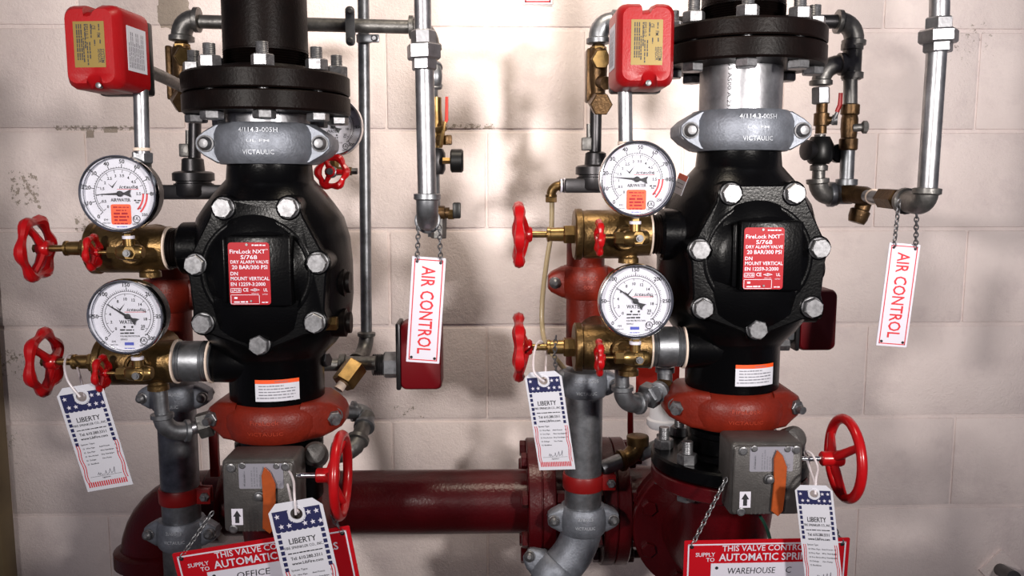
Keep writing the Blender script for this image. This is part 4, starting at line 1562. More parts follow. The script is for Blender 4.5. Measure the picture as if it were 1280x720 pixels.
# stencil on the warehouse pipe piece
A = V((AX, YV, 0))
tx = MB()
Rr = .0573
zt = Q(926, 72, YV).z
def stw(q):
    a = q.x / Rr
    return V((A.x + Rr * math.sin(a), A.y - Rr * math.cos(a), zt + q.y))
tx.text(None, 'A53 A500 A.237', -.034, -.006, .0055, 0, 'l', .072, rot=-math.pi / 2, warp=stw, bold=.01)
nip = [o for o in bpy.data.objects if o.get('label', '').startswith('grey steel pipe piece') and 'WAREHOUSE' in o['label']][0]
put('stencil_lettering', tx, 'ink_black', nip, smooth=0)

# ---- butterfly valves and their feeds
SH = SHIFT['R']
zf = zv(580)
butterfly_valve('R', zf + .0285)
t = thing('flange_joint', 'wide black bolted flange below the butterfly valve of the WAREHOUSE set', 'pipe flange', V((AX, YV, zf - .022)))
put('flange', MB().lathe(V((AX, YV, zf)), (0, 0, 1), [(-.002, .058), (0, .111), (.003, .114), (.019, .114), (.022, .111), (.022, .075), (.028, .07), (.028, .058)], 56), 'black_paint', t)
flange_bolts(t, (AX, YV, 0), (0, 0, 1), .0955, 8, math.radians(-90 - 8), zf - .022, zf + .021, .0145, 'bolt_steel', .018)
t = thing('flanged_elbow', 'dark red flanged elbow carrying the black flange of the WAREHOUSE set', 'pipe elbow', V((AX, YV + .08, zm - .114)))
put('flange', MB().lathe(V((AX, YV, zf - .023)), (0, 0, 1), [(0, .062), (0, .112), (.002, .114), (.019, .114), (.021, .112)], 48), 'red_pipe', t)
put('bend', MB().tube(arc(V((AX, YV, zf - .02)), V((AX, YV, zm)), V((AX, YV + .16, zm)), 12), .066, 36), 'red_pipe', t)
put('flange', MB().lathe(V((AX, YV + .150, zm)), (0, 1, 0), [(0, .062), (0, .112), (.002, .114), (.02, .114), (.022, .112)], 48), 'red_pipe', t)
t = thing('flanged_elbow', 'dark red flanged elbow joining the supply main behind the WAREHOUSE set', 'pipe elbow', V((AX, YM, zm - .114)))
put('flange', MB().lathe(V((AX, YV + .173, zm)), (0, 1, 0), [(0, .062), (0, .112), (.002, .114), (.02, .114), (.022, .112)], 48), 'red_pipe', t)
put('bend', MB().tube(arc(V((AX, YV + .18, zm)), V((AX, YM, zm)), V((mx(762) + .026, YM, zm)), 12), .062, 36), 'red_pipe', t)
flange_bolts(t, (AX, YV + .173, zm), (0, 1, 0), .0955, 8, .39, -.022, .022, .013, 'red_pipe', .01)
SH = SHIFT['L']
AL = V((AX, YV, 0)) + SH
butterfly_valve('L', zm + .12)
one('pipe_elbow', 'dark red elbow feeding the OFFICE set from the supply main behind its gear box', 'pipe elbow', MB().tube(arc(V((AL.x, AL.y, zm + .122)), V((AL.x, AL.y, zm)), V((AL.x, YM - .04, zm)), 12), .0585, 36), 'red_pipe')
SH = SHIFT['R']

# ================================================================== air lines, trim and signs that differ from set to set
# ---- air control pipe, warehouse side
YA = 1.13
ka = K(YA, 150)
pipe('air_pipe', 'upper galvanized air pipe above the union beside the WAREHOUSE set', Q(1176, -120, YA), Q(1174, 34, YA), 12 * ka, 'galvanized_bright')
union_fit('galvanized hexagon union in the air pipe beside the WAREHOUSE set', Q(1174, 22, YA), Q(1172, 66, YA), 24 * ka)
pipe('air_pipe', 'lower galvanized air pipe ending in the elbow with the AIR CONTROL chain, WAREHOUSE side', Q(1171, 62, YA), Q(1159, 240, YA), 12.2 * ka, 'galvanized_bright')
elbow_fit('dark iron elbow at the foot of the air pipe beside the WAREHOUSE set', Q(1159, 236, YA), Q(1157, 256, YA), Q(1130, 251, YA + .05), 14.5 * ka, 'dull_iron')
t = thing('pipe_union', 'dark iron union with a grey nipple leading to the air pipe elbow, WAREHOUSE side', 'pipe fitting', Q(1118, 262, YA + .08))
put('tailpiece', MB().cyl(Q(1134, 251, YA + .04), Q(1120, 249, YA + .08), 9.5 * ka), 'galvanized', t)
put('union_nut', MB().hex(Q(1124, 249.5, YA + .07), Q(1103, 247.5, YA + .12), 15 * ka), 'dark_bronze', t)
put('tailpiece', MB().cyl(Q(1105, 248, YA + .11), Q(1084, 245, YA + .17), 9 * ka), 'galvanized', t)
put('seal_ring', MB().lathe(Q(1092, 246, YA + .15), Q(1084, 245, YA + .17) - Q(1105, 248, YA + .11), [(0, 9 * ka), (.0005, 11.5 * ka), (.004, 11.5 * ka), (.0045, 9 * ka)], 20), 'seal_tape', t)
# Y strainer and lower tees
YT = 1.36
kt = K(YT, 150)
t = thing('strainer', 'dark bronze Y strainer in the air line beside the WAREHOUSE set', 'pipe fitting', Q(1076, 282, YT - .02))
sb = MB()
sb.lathe(Q(1056, 241, YT), Q(1092, 247, YA + .17) - Q(1056, 241, YT), [(0, 10 * kt), (.003, 13 * kt), (.012, 13 * kt), (.016, 11 * kt), (.045, 12 * kt), (.055, 10 * kt)], 22)
put('strainer_body', sb, 'dark_bronze', t)
sb = MB()
sb.cyl(Q(1082, 248, YT - .02), Q(1074, 270, YT - .02), 9.5 * kt)
sb.lathe(Q(1076, 262, YT - .02), Q(1074, 270, YT - .02) - Q(1082, 248, YT - .02), [(0, 10 * kt), (.002, 12.5 * kt), (.014, 12 * kt), (.022, 10 * kt)], 20)
put('strainer_cap', sb, 'dark_bronze', t)
t = thing('pipe_tee', 'dark iron tee joining the two lower air trim branches beside the WAREHOUSE set', 'pipe tee', Q(1050, 258, YT))
sb = MB()
sb.elbow(Q(1022, 224, YT - .01), Q(1023, 247, YT - .01), Q(1042, 244, YT), 11.5 * kt)
put('elbow_branch', sb, 'dull_iron', t)
sb = MB()
sb.cyl(Q(1036, 243, YT), Q(1064, 243, YT), 12.5 * kt)
sb.lathe(Q(1034, 243, YT), (1, 0, 0), [(0, 13 * kt), (.002, 16 * kt), (.010, 16 * kt), (.012, 12 * kt)], 22)
sb.cyl(Q(1057, 243, YT), Q(1058, 224, YT), 11 * kt)
sb.lathe(Q(1058, 232, YT), (0, 0, 1), [(0, 11 * kt), (.001, 13.5 * kt), (.010, 13.5 * kt), (.011, 10 * kt)], 22)
put('tee_body', sb, 'galvanized', t)
pipe('pipe_nipple', 'short galvanized nipple below the bronze check valve, WAREHOUSE air trim', Q(1058, 226, YT), Q(1060, 184, YT), 8.8 * kt, 'galvanized')
t = thing('check_valve', 'brown bronze check valve with side plug in the WAREHOUSE air trim', 'valve', Q(1060, 188, YT))
sb = MB()
sb.lathe(Q(1060, 188, YT), Q(1063, 132, YT) - Q(1060, 188, YT), [(0, 10 * kt), (.002, 11.5 * kt), (.018, 11.5 * kt), (.020, 9.5 * kt), (.034, 10.5 * kt), (.05, 10.5 * kt), (.055, 9.5 * kt), (.058, 11.5 * kt), (.072, 11.5 * kt), (.074, 9 * kt)], 20)
put('valve_body', sb, 'dark_bronze', t)
sb = MB()
sb.cyl(Q(1066, 160, YT - .01), Q(1080, 159, YT - .015), 5 * kt)
sb.lathe(Q(1077, 159, YT - .015), (1, -.2, 0), [(0, 6 * kt), (.002, 8 * kt), (.008, 8 * kt), (.01, 5 * kt)], 8)
put('side_plug', sb, 'dull_iron', t)
pipe('pipe_nipple', 'short dark nipple above the bronze check valve, WAREHOUSE air trim', Q(1063, 134, YT), Q(1063, 98, YT), 8.5 * kt, 'dull_iron')
t = thing('pipe_tee', 'dark iron tee at the top of the WAREHOUSE air trim', 'pipe tee', Q(1065, 100, YT))
sb = MB()
sb.cyl(Q(1064, 100, YT), Q(1066, 54, YT), 11.5 * kt)
for y0 in (99, 63):
    sb.lathe(Q(1065, y0, YT), (0, 0, 1), [(0, 11 * kt), (.001, 13.5 * kt), (.010, 13.5 * kt), (.011, 11 * kt)], 22)
sb.cyl(Q(1064, 80, YT), Q(1046, 80, YT), 11.5 * kt)
put('tee_body', sb, 'dull_iron', t)
elbow_fit('dark iron elbow next to the ball valve of the WAREHOUSE air trim', Q(1054, 80, YT), Q(1027, 82, YT), Q(1026, 106, YT), 11.5 * kt)
elbow_fit('dark iron elbow beside the riser flanges of the WAREHOUSE set', Q(1046, 27, YT), Q(1069, 29, YT), Q(1067, 56, YT), 12 * kt)
pipe('cross_pipe', 'dark horizontal trim pipe behind the riser flanges of the WAREHOUSE set', Q(1048, 27, YT), Q(765, 30, YT), 8.5 * kt, 'dark_steel')
t = thing('ball_valve', 'small bronze ball valve with red lever in the WAREHOUSE air trim', 'valve', Q(1027, 166, YT))
sb = MB()
sb.hex(Q(1026, 130, YT), Q(1026, 109, YT), 11.5 * kt)
put('hex_collar', sb, 'galvanized', t)
sb = MB()
sb.lathe(Q(1026, 167, YT), (0, 0, 1), [(0, 7 * kt), (9 * kt, 7 * kt), (10 * kt, 9.5 * kt), (25 * kt, 9.5 * kt), (26 * kt, 7 * kt), (40 * kt, 7 * kt)], 16)
sb.cyl(Q(1027, 152, YT), Q(1042, 150, YT - .01), 5 * kt)
put('valve_body', sb, 'dark_bronze', t)
sb = MB()
sb.cyl(Q(1040, 150, YT - .012), Q(1047, 150, YT - .015), 6.5 * kt)
sb.tube([Q(1040, 155, YT - .015), Q(1043, 147, YT - .02), Q(1048, 138, YT - .02)], 2.2 * kt, 8)
put('lever_arm', sb, 'bolt_steel', t)
put('lever_grip', MB().tube([Q(1046, 140, YT - .02), Q(1050, 131, YT - .022), Q(1051, 116, YT - .024)], [2.8 * kt, 3 * kt, 2.6 * kt], 8), 'red_enamel', t)
t = thing('regulator', 'black knobbed air regulator beside the WAREHOUSE valve dome', 'regulator', Q(1023, 208, YT))
sb = MB()
sb.lathe(Q(1024, 205, YT), (0, 0, 1), [(0, 12 * kt), (3 * kt, 15 * kt), (8 * kt, 17 * kt), (24 * kt, 17 * kt), (30 * kt, 14 * kt), (34 * kt, 12 * kt)], 10)
put('regulator_body', sb, 'black_rubber', t)
sb = MB().lathe(Q(1022, 188, YT), (-1, -.3, 0), [(0, 12 * kt), (18 * kt, 13 * kt), (20 * kt, 9 * kt)], 18)
put('side_cap', sb, 'dark_steel', t)
sb = MB()
sb.lathe(Q(1023, 224, YT), (0, 0, 1), [(0, 8 * kt), (10 * kt, 8 * kt), (11 * kt, 11 * kt), (17 * kt, 11 * kt), (19 * kt, 8 * kt)], 18)
sb.cyl(Q(1023, 216, YT), Q(1025, 168, YT), 7 * kt)
put('connector', sb, 'dull_iron', t)
sb = MB()
sb.lathe(Q(1046, 192, YT + .02), (0, -1, 0), [(0, 12 * kt), (.012, 12 * kt), (.014, 10 * kt)], 20)
put('side_gauge', sb, 'black_rubber', t)

# ---- left-hand trim of each set: trip elbow, bronze body, pipe and black actuator
for side in ('R', 'L'):
    S = SIGNED[side]
    SH = SHIFT[side]
    Ye = 1.39
    ke = K(Ye, 100)
    if side == 'R':
        P0 = lambda x, y, d=0.0: Q(x, y, Ye + d)
    else:
        # measured on the office set itself
        P0 = lambda x, y, d=0.0: Q(x - 748 + 227, y - 3, Ye + d)
    elbow_fit('dark iron elbow at the upper end of the trip trim of the %s set' % S, P0(770, 28), P0(748, 27), P0(748, 54), 12.5 * ke, 'dull_iron' if side == 'L' else 'galvanized')
    t = thing('trip_valve', 'stubby bronze trip valve below the dark elbow of the %s set' % S, 'valve', P0(745, 138))
    sb = MB()
    sb.lathe(P0(748, 60), (0, 0, -1), [(-4 * ke, 8 * ke), (0, 9 * ke), (.004, 11 * ke), (.02, 12 * ke), (.05, 11 * ke), (.075, 9 * ke), (.10, 8 * ke)], 18)
    sb.rbox(P0(736, 95, .012), (.010, .03, .085), .003, 2)
    sb.cyl(P0(748, 102), P0(758, 104, -.03), 8 * ke)
    put('valve_body', sb, 'dark_bronze', t)
    sb = MB()
    sb.hex(P0(750, 74, -.008), P0(752, 74, -.032), 12 * ke)
    sb.lathe(P0(748, 58), (0, 0, -1), [(0, 9 * ke), (.001, 10.5 * ke), (.009, 10.5 * ke), (.010, 9 * ke)], 6)
    put('hex_cap', sb, 'brass', t)
    sb = MB()
    sb.hex(P0(748, 128, -.002), P0(752, 131, -.035), 14 * ke)
    put('outlet_cap', sb, 'dark_bronze', t)
    if side == 'R':
        P1 = lambda x, y, d=0.0: Q(x, y, 1.44 + d)
    else:
        P1 = lambda x, y, d=0.0: Q(x - 744 + 243, y + 8, 1.44 + d)
    k1 = K(1.44, 200)
    pipe('pipe_nipple', 'thin dark pipe standing on the black actuator of the %s set' % S, P1(744, 196), P1(745, 125), 7.5 * k1, 'dark_steel')
    t = thing('dry_actuator', 'black disc shaped dry valve actuator behind the gauges of the %s set' % S, 'actuator', P1(735, 242))
    sb = MB()
    c0 = P1(744, 238)
    sb.lathe(c0, (0, 0, 1), [(0, 22 * k1), (3 * k1, 24 * k1), (16 * k1, 24 * k1), (17 * k1, 21 * k1), (19 * k1, 21 * k1), (20 * k1, 25 * k1), (29 * k1, 25 * k1), (31 * k1, 22 * k1), (32 * k1, 14 * k1), (46 * k1, 13 * k1), (48 * k1, 10 * k1)], 36)
    put('diaphragm_housing', sb, 'dark_steel', t)
    sb = MB()
    sb.rbox(P1(762, 232), (115 * k1, .05, 18 * k1), .004, 2)
    sb.cyl(P1(708, 232), P1(700, 232), 8.5 * k1)
    put('base_block', sb, 'dark_steel', t)
    put('seal_ring', MB().lathe(P1(704, 232), (1, 0, 0), [(0, 7 * k1), (.0005, 9.4 * k1), (.003, 9.4 * k1), (.0035, 7 * k1)], 18), 'sign_white', t)
    sb = MB()
    sb.rbox(P1(733, 180), (12 * k1, .02, 16 * k1), .002, 2)
    sb.cyl(P1(736, 175), P1(736, 155), 3 * k1)
    put('terminal_box', sb, 'dull_iron', t)
SH = SHIFT['R']
k1 = K(1.42, 240)
t = thing('tube_elbow', 'brass compression elbow at the end of the black actuator, WAREHOUSE set', 'pipe elbow', Q(690, 252, 1.42))
put('elbow_body', MB().elbow(Q(702, 232, 1.42), Q(689, 232, 1.42), Q(689, 246, 1.42), 6 * k1), 'bronze', t)
put('compression_nut', MB().hex(Q(689, 246, 1.42), Q(689, 253, 1.42), 7 * k1), 'brass', t)
put('seal_ring', MB().lathe(Q(700, 232, 1.42), (1, 0, 0), [(0, 6 * k1), (.0005, 8.5 * k1), (.0035, 8.5 * k1), (.004, 6 * k1)], 18), 'sign_white', t)
one('drain_tube', 'slim amber plastic tube hanging from the brass elbow past the red coupling', 'tube',
    MB().tube(smooth_path([Q(690, 252, 1.42), Q(689, 290, 1.42), Q(683, 330, 1.42), Q(678, 375, 1.42), Q(678, 410, 1.41), Q(683, 432, 1.38), Q(694, 447, 1.36), Q(706, 462, 1.355)], 6), 3.2 * k1, 10), 'clear_tube')

# ---- pressure switch stems
for side, cx, y0, y1 in (('R', 781, 106, 184), ('L', 176, 112, 192)):
    S = SIGNED[side]
    Ys = 1.115
    kk = K(Ys, 150)
    pipe('switch_stem', 'short galvanized stem carrying the pressure switch of the %s set' % S, Q(cx, y0, Ys), Q(cx + (1 if side == 'R' else 2), y1, Ys), 9 * kk, 'galvanized_bright')
    t = thing('stem_bushing', 'grey hexagon bushing under the pressure switch stem of the %s set' % S, 'pipe fitting', Q(cx + 2, y1 + 45, Ys + .02))
    put('bushing', MB().hex(Q(cx + 2, y1 + 12, Ys + .005), Q(cx + 2, y1 - 2, Ys + .005), 13 * kk), 'galvanized', t)
    sb = MB()
    sb.cyl(Q(cx + 2, y1 + 10, Ys + .01), Q(cx + 2, y1 + 80, Ys + .02), 11 * kk)
    put('lower_tube', sb, 'dull_iron', t)
    put('seal_ring', MB().lathe(Q(cx + 1.5, y1 - 3, Ys), (0, 0, 1), [(0, 9 * kk), (.0005, 10.6 * kk), (.004, 10.6 * kk), (.0045, 9 * kk)], 20), 'seal_tape', t)
one('conduit_stub', 'short grey conduit leaving the side of the pressure switch, OFFICE set', 'conduit', MB().tube([Q(182, 87, 1.14), Q(205, 97, 1.2), Q(236, 112, 1.30)], 7.5 * K(1.2, 95), 16), 'dull_iron')

# ---- office side: cross pipe, conduit, air pipe and trim behind it
kc = K(1.42, 33)
pipe('cross_pipe', 'grey horizontal trim pipe behind the riser of the OFFICE set', Q(244, 27, 1.39), Q(520, 34, 1.39), 8.2 * kc, 'dull_iron')
t = thing('pipe_clamp', 'upright galvanized clamp where the cross pipe meets the thin conduit', 'pipe clamp', Q(438, 56, 1.36))
sb = MB()
sb.loft([[face_matrix(Q(438, 33, 1.37)) @ V((x, y, z_)) for x, y in rrect(-5.5 * kc, -23 * kc, 5.5 * kc, 23 * kc, 5 * kc)] for z_ in (0, .004)])
sb.lathe(Q(433, 33.5, 1.39), (1, 0, 0), [(0, 8 * kc), (0, 10.5 * kc), (10 * kc, 10.5 * kc), (10 * kc, 8 * kc)], 22)
put('clamp_band', sb, 'galvanized', t)
for y in (14, 51):
    put('screw', MB().lathe(Q(438, y, 1.366), (0, -1, 0), [(0, 4 * kc), (.003, 4 * kc), (.005, 2.5 * kc)], 14), 'bolt_steel', t)
t = thing('pipe_clamp', 'galvanized clamp round the thin conduit just under the cross pipe', 'pipe clamp', Q(458, 54, 1.4))
sb = MB()
sb.rbox(Q(461, 48, 1.40), (26 * kc, .005, 10 * kc), .002, 2)
sb.lathe(Q(455, 53, 1.42), (0, 0, 1), [(0, 7 * kc), (0, 9.5 * kc), (9 * kc, 9.5 * kc), (9 * kc, 7 * kc)], 22)
put('clamp_band', sb, 'galvanized', t)
put('screw', MB().lathe(Q(468, 48, 1.396), (0, -1, 0), [(0, 4 * kc), (.003, 4 * kc), (.005, 2.5 * kc)], 14), 'bolt_steel', t)
pipe('conduit', 'thin galvanized vertical conduit right of the OFFICE valve dome', Q(453, -140, 1.43), Q(458, 420, 1.43), 7.3 * kc, 'galvanized')

pipe('air_pipe', 'upper galvanized air pipe above the union beside the OFFICE set', Q(526, -120, YA), Q(529, 46, YA), 10.5 * ka, 'galvanized_bright')
union_fit('galvanized hexagon union in the air pipe beside the OFFICE set', Q(529, 38, YA), Q(530.5, 88, YA), 21.5 * ka)
pipe('air_pipe', 'lower galvanized air pipe ending in the elbow with the AIR CONTROL chain, OFFICE side', Q(530.5, 84, YA), Q(534, 248, YA), 11.8 * ka, 'galvanized_bright')
t = thing('pipe_elbow', 'grey iron elbow at the foot of the air pipe beside the OFFICE set', 'pipe elbow', Q(534, 290, YA))
put('elbow_body', MB().elbow(Q(534, 243, YA), Q(534, 274, YA), Q(534.5, 276, YA + .045), 14 * ka), 'galvanized', t)
k2 = K(1.33, 150)
t = thing('pipe_elbow', 'grey elbow joining the cross pipe behind the union of the OFFICE air pipe', 'pipe elbow', Q(538, 110, 1.36))
put('elbow_body', MB().elbow(Q(512, 34, 1.385), Q(536, 34, 1.385), Q(538, 62, 1.38), 12 * k2), 'dull_iron', t)
pipe('pipe_nipple', 'grey trim pipe hidden behind the OFFICE air pipe', Q(538, 56, 1.38), Q(543, 296, 1.36), 8.5 * k2, 'galvanized')
one('pipe_elbow', 'small grey elbow peeping out below the union of the OFFICE air pipe', 'pipe elbow', MB().elbow(Q(543, 84, 1.33), Q(546, 92, 1.32), Q(543, 108, 1.33), 8 * k2), 'galvanized')
t = thing('ball_valve', 'brass ball valve with a long red lever beside the OFFICE air pipe', 'valve', Q(548, 185, 1.33))
sb = MB()
sb.lathe(Q(545, 185, 1.33), (0, 0, 1), [(0, 8 * k2), (10 * k2, 9 * k2), (20 * k2, 11 * k2), (34 * k2, 9 * k2), (46 * k2, 7.5 * k2), (62 * k2, 7.5 * k2)], 14)
sb.hex(Q(548, 175, 1.32), Q(556, 175, 1.31), 7 * k2)
put('valve_body', sb, 'brass', t)
sb = MB()
sb.rbox(Q(561, 175, 1.31), (8 * k2, .012, 12 * k2), .002, 2)
put('outlet', sb, 'dark_bronze', t)
sb = MB()
sb.tube([Q(551, 183, 1.305), Q(553, 170, 1.30), Q(556, 152, 1.30)], 2.4 * k2, 8)
sb.cyl(Q(546, 163, 1.31), Q(556, 160, 1.30), 4 * k2)
put('lever_arm', sb, 'brass', t)
put('lever_grip', MB().tube([Q(557, 153, 1.30), Q(558.3, 150, 1.30), Q(558.5, 121, 1.30)], [1.8 * k2, 2.1 * k2, 1.9 * k2], 8), 'red_bracket', t)
t = thing('regulator', 'black air regulator with a round knob beside the OFFICE air pipe', 'regulator', Q(556, 215, 1.33))
put('knob', MB().lathe(Q(563, 201, 1.31), (1, 0, 0), [(0, 12 * k2), (1.5 * k2, 14.5 * k2), (14 * k2, 14.5 * k2), (16 * k2, 12.5 * k2)], 24), 'black_rubber', t)
put('knob_stem', MB().hex(Q(553, 201, 1.31), Q(564, 201, 1.31), 4.5 * k2), 'brass', t)
put('regulator_body', MB().lathe(Q(546, 218, 1.33), (0, 0, 1), [(0, 8 * k2), (6 * k2, 11 * k2), (26 * k2, 11 * k2), (32 * k2, 8 * k2)], 10), 'dark_steel', t)
t = thing('pressure_tap', 'bronze tap with a black end plate behind the OFFICE air pipe elbow', 'valve', Q(556, 290, 1.3))
put('tap_body', MB().lathe(Q(548, 266, 1.335), (1, 0, 0), [(0, 9 * k2), (8 * k2, 9 * k2), (9 * k2, 7 * k2), (14 * k2, 7 * k2)], 12), 'dark_bronze', t)
put('tap_nut', MB().hex(Q(560, 268, 1.335), Q(568, 268, 1.335), 7 * k2), 'brass', t)
put('end_plate', MB().rbox(Q(571, 263, 1.335), (10 * k2, .02, 20 * k2), .002, 2), 'black_rubber', t)
sb = MB()
sb.hex(Q(548, 298, 1.34), Q(549, 262, 1.34), 10 * k2)
put('lower_body', sb, 'dull_iron', t)

# ---- small gauge and cock behind the office dome
gauge(Q(416, 158, 1.33), 37.5 * K(1.33, 157), 'water', 'gauge half hidden behind the grey coupling over the OFFICE valve', ptr=147)
t = thing('gauge_cock', 'little red wheel cock below the half hidden gauge of the OFFICE set', 'valve', Q(418, 230, 1.31))
kk = K(1.31, 215)
w_ = MB()
red_wheel(w_, Q(415, 215, 1.29), (-.25, -1, .1), 22 * kk, 6, 4.2 * kk, 2 * kk, hubr=7 * kk)
put('handwheel', w_, 'red_enamel', t)
put('wheel_nut', MB().lathe(Q(415, 215, 1.287), (-.25, -1, .1), [(0, 7.5 * kk), (.004, 7 * kk), (.006, 4.5 * kk), (.010, 4 * kk)], 16), 'bolt_steel', t)
sb = MB()
sb.cyl(Q(416, 215, 1.295), Q(417, 214, 1.33), 6 * kk)
sb.cyl(Q(418, 215, 1.325), Q(418, 196, 1.33), 6 * kk)
sb.hex(Q(418, 214, 1.325), Q(440, 214, 1.325), 6 * kk)
put('cock_body', sb, 'brass', t)
put('bleed_plug', MB().hex(Q(438, 214, 1.325), Q(447, 214, 1.325), 4.5 * kk), 'bolt_steel', t)

# ---- lower right of the office set: water motor line and switch
k3 = K(1.36, 450)
t = thing('pipe_tee', 'grey iron tee under the thin conduit of the OFFICE set', 'pipe tee', Q(455, 470, 1.4))
sb = MB()
sb.elbow(Q(458, 416, 1.42), Q(458, 436, 1.42), Q(446, 452, 1.38), 9.5 * k3)
sb.cyl(Q(428, 454, 1.37), Q(470, 454, 1.37), 9 * k3)
sb.lathe(Q(424, 454, 1.37), (1, 0, 0), [(0, 8 * k3), (.001, 12 * k3), (.010, 12 * k3), (.012, 9 * k3)], 20)
put('tee_body', sb, 'dull_iron', t)
pipe('pipe_nipple', 'dark nipple between the OFFICE valve body and the grey tee', Q(396, 456, 1.36), Q(428, 456, 1.37), 8 * k3, 'dull_iron')
t = thing('port_plug', 'black square headed plug on the side of the OFFICE valve neck', 'pipe plug', Q(402, 462, 1.2))
put('plug', MB().hex(Q(392, 451, 1.22), Q(411, 450, 1.21), 9 * K(1.2, 450)), 'dark_steel', t)
t = thing('drip_check', 'brass hexagon drip check slung below the grey tee of the OFFICE set', 'valve', Q(432, 488, 1.33))
put('check_body', MB().hex(Q(446, 456, 1.345), Q(428, 480, 1.32), 15 * k3, ph=.4), 'brass', t)
put('check_tip', MB().cyl(Q(429, 478, 1.322), Q(423, 487, 1.315), 6 * k3), 'seal_tape', t)

def tamper_box(label, x0, y0, x1, y1, Y, neck, nk):
    k_ = K(Y, (y0 + y1) / 2)
    w, h = (x1 - x0) * k_, (y1 - y0) * k_
    t = thing('alarm_switch', label, 'alarm switch', Q((x0 + x1) / 2, y1, Y + .03))
    M = face_matrix(Q((x0 + x1) / 2, (y0 + y1) / 2, Y))
    b_ = MB()
    b_.loft([[(x, y, z_) for x, y in rrect(-w / 2 * s, -h / 2 * s, w / 2 * s, h / 2 * s, .010 * s)] for z_, s in ((-.06, .98), (-.05, 1.0), (-.008, 1.0), (-.001, .95), (0, .92))], M)
    put('cover', b_, 'red_switch', t)
    b_ = MB()
    b_.rbox((-w / 2 - .003, 0, -.03), (.008, h * 1.0, .06), .003, 2, M)
    put('base_plate', b_, 'dark_steel', t)
    b_ = MB()
    b_.hex(neck[0], neck[1], nk * k_, ph=.5)
    put('hex_neck', b_, 'galvanized', t)
    if len(neck) > 2:
        put('neck_thread', MB().thread(neck[1], neck[2], nk * .82 * k_, 6), 'dark_steel', t)
    return t
tamper_box('dark red alarm switch box hanging behind the AIR CONTROL sign of the OFFICE set', 500, 404, 552, 489, 1.36, (Q(502, 456, 1.39), Q(480, 456, 1.39), Q(466, 456, 1.385)), 17)
tamper_box('dark red alarm switch box beside the WAREHOUSE valve dome', 1000, 362, 1047, 440, 1.36, (Q(1004, 414, 1.39), Q(970, 414, 1.38), Q(925, 414, 1.28)), 17)
t = thing('port_plug', 'steel plug on the right side of the WAREHOUSE valve neck', 'pipe plug', Q(978, 436, 1.22))
put('plug', MB().hex(Q(958, 431, 1.22), Q(986, 431, 1.22), 8 * K(1.2, 430)), 'bolt_steel', t)

# lower bent pipe of the office set
k4 = K(1.36, 540)
pipe('pipe_nipple', 'short grey nipple right of the rust red coupling of the OFFICE set', Q(414, 515, 1.33), Q(450, 515, 1.36), 8.5 * k4, 'galvanized')
elbow_fit('grey iron elbow right of the rust red coupling of the OFFICE set', Q(440, 514, 1.36), Q(460, 514, 1.37), Q(455, 534, 1.33), 10.5 * k4, 'galvanized')
pipe('pipe_nipple', 'slanting grey pipe between the two elbows of the OFFICE set', Q(459, 520, 1.355), Q(444, 560, 1.28), 9.5 * k4, 'dull_iron')
elbow_fit('grey iron elbow next to the red handwheel rim of the OFFICE gear box', Q(448, 548, 1.295), Q(441, 568, 1.27), Q(415, 567, 1.27), 11 * k4, 'dull_iron')

# ---- drain feet
SH = SHIFT['R']
RD = .0305
YD = 1.34
xr = Q(730, 500, YD).x
zb = Q(730, 655, YD).z
t = thing('drain_elbow', 'grey grooved elbow bending the WAREHOUSE drain to the left', 'pipe elbow', V((xr - .03, YD, zb - .09)))
sb = MB()
sb.tube(arc(V((xr, YD, zb + .01)), V((xr, YD, zb - .04)), V((xr - .055, YD - .015, zb - .085)), 8), .0335, 30)
put('bend', sb, 'cast_zinc', t)
clamp_coupling('grooved_coupling', 'tilted grey two-bolt coupling below the WAREHOUSE drain elbow', V((xr - .052, YD - .014, zb - .078)), (-.62, -.16, -.72), RD, .021, .056, 'cast_zinc', ((.72, 0, -.62), (-.1, -1, .3)))
pipe('drain_pipe', 'grey drain pipe slanting to the floor below the WAREHOUSE coupling', V((xr - .055, YD - .015, zb - .085)), V((xr - .30, YD - .08, .3)), RD, 'galvanized')
xl = xr + SHIFT['L'].x
zl = zb + SHIFT['L'].z
pipe('drain_pipe', 'dark drain pipe dropping to the floor below the OFFICE drain coupling', V((xl, YD, zl + .01)), V((xl, YD, .003)), RD, 'dull_iron')

# ---- warehouse: funnel, red bracket and drip trim behind the lower valve
k5 = K(1.38, 500)
t = thing('drip_cup', 'white plastic drip funnel behind the rust red coupling of the WAREHOUSE set', 'funnel', Q(830, 535, 1.38))
put('cup', MB().lathe(Q(830, 535, 1.38), (0, 0, 1), [(0, 10 * k5), (1 * k5, 19 * k5), (5 * k5, 22 * k5), (12 * k5, 22 * k5), (14 * k5, 19 * k5), (34 * k5, 18 * k5), (42 * k5, 14 * k5)], 32), 'white_plastic', t)
put('cup_stem', MB().lathe(Q(832, 565, 1.38), (0, 0, 1), [(0, 9 * k5), (8 * k5, 9 * k5), (9 * k5, 12 * k5), (22 * k5, 12 * k5), (23 * k5, 9 * k5), (32 * k5, 9 * k5)], 20), 'galvanized', t)
sb = MB()
sb.rbox(Q(822, 474, 1.42), (56 * k5, .006, 44 * k5), .002, 2)
one('wall_bracket', 'bright red flat bracket plate behind the small union of the WAREHOUSE set', 'bracket', sb, 'red_bracket')
t = thing('pipe_tee', 'grey tee above the white drip funnel of the WAREHOUSE set', 'pipe tee', Q(829, 490, 1.3))
sb = MB()
kq = K(1.24, 480)
sb.cyl(Q(831, 456, 1.24), Q(831, 494, 1.24), 9.5 * kq)
sb.lathe(Q(831, 466, 1.24), (0, 0, 1), [(0, 9 * kq), (.001, 12 * kq), (.010, 12 * kq), (.011, 9 * kq)], 20)
sb.cyl(Q(830, 484, 1.235), Q(818, 494, 1.20), 9 * kq)
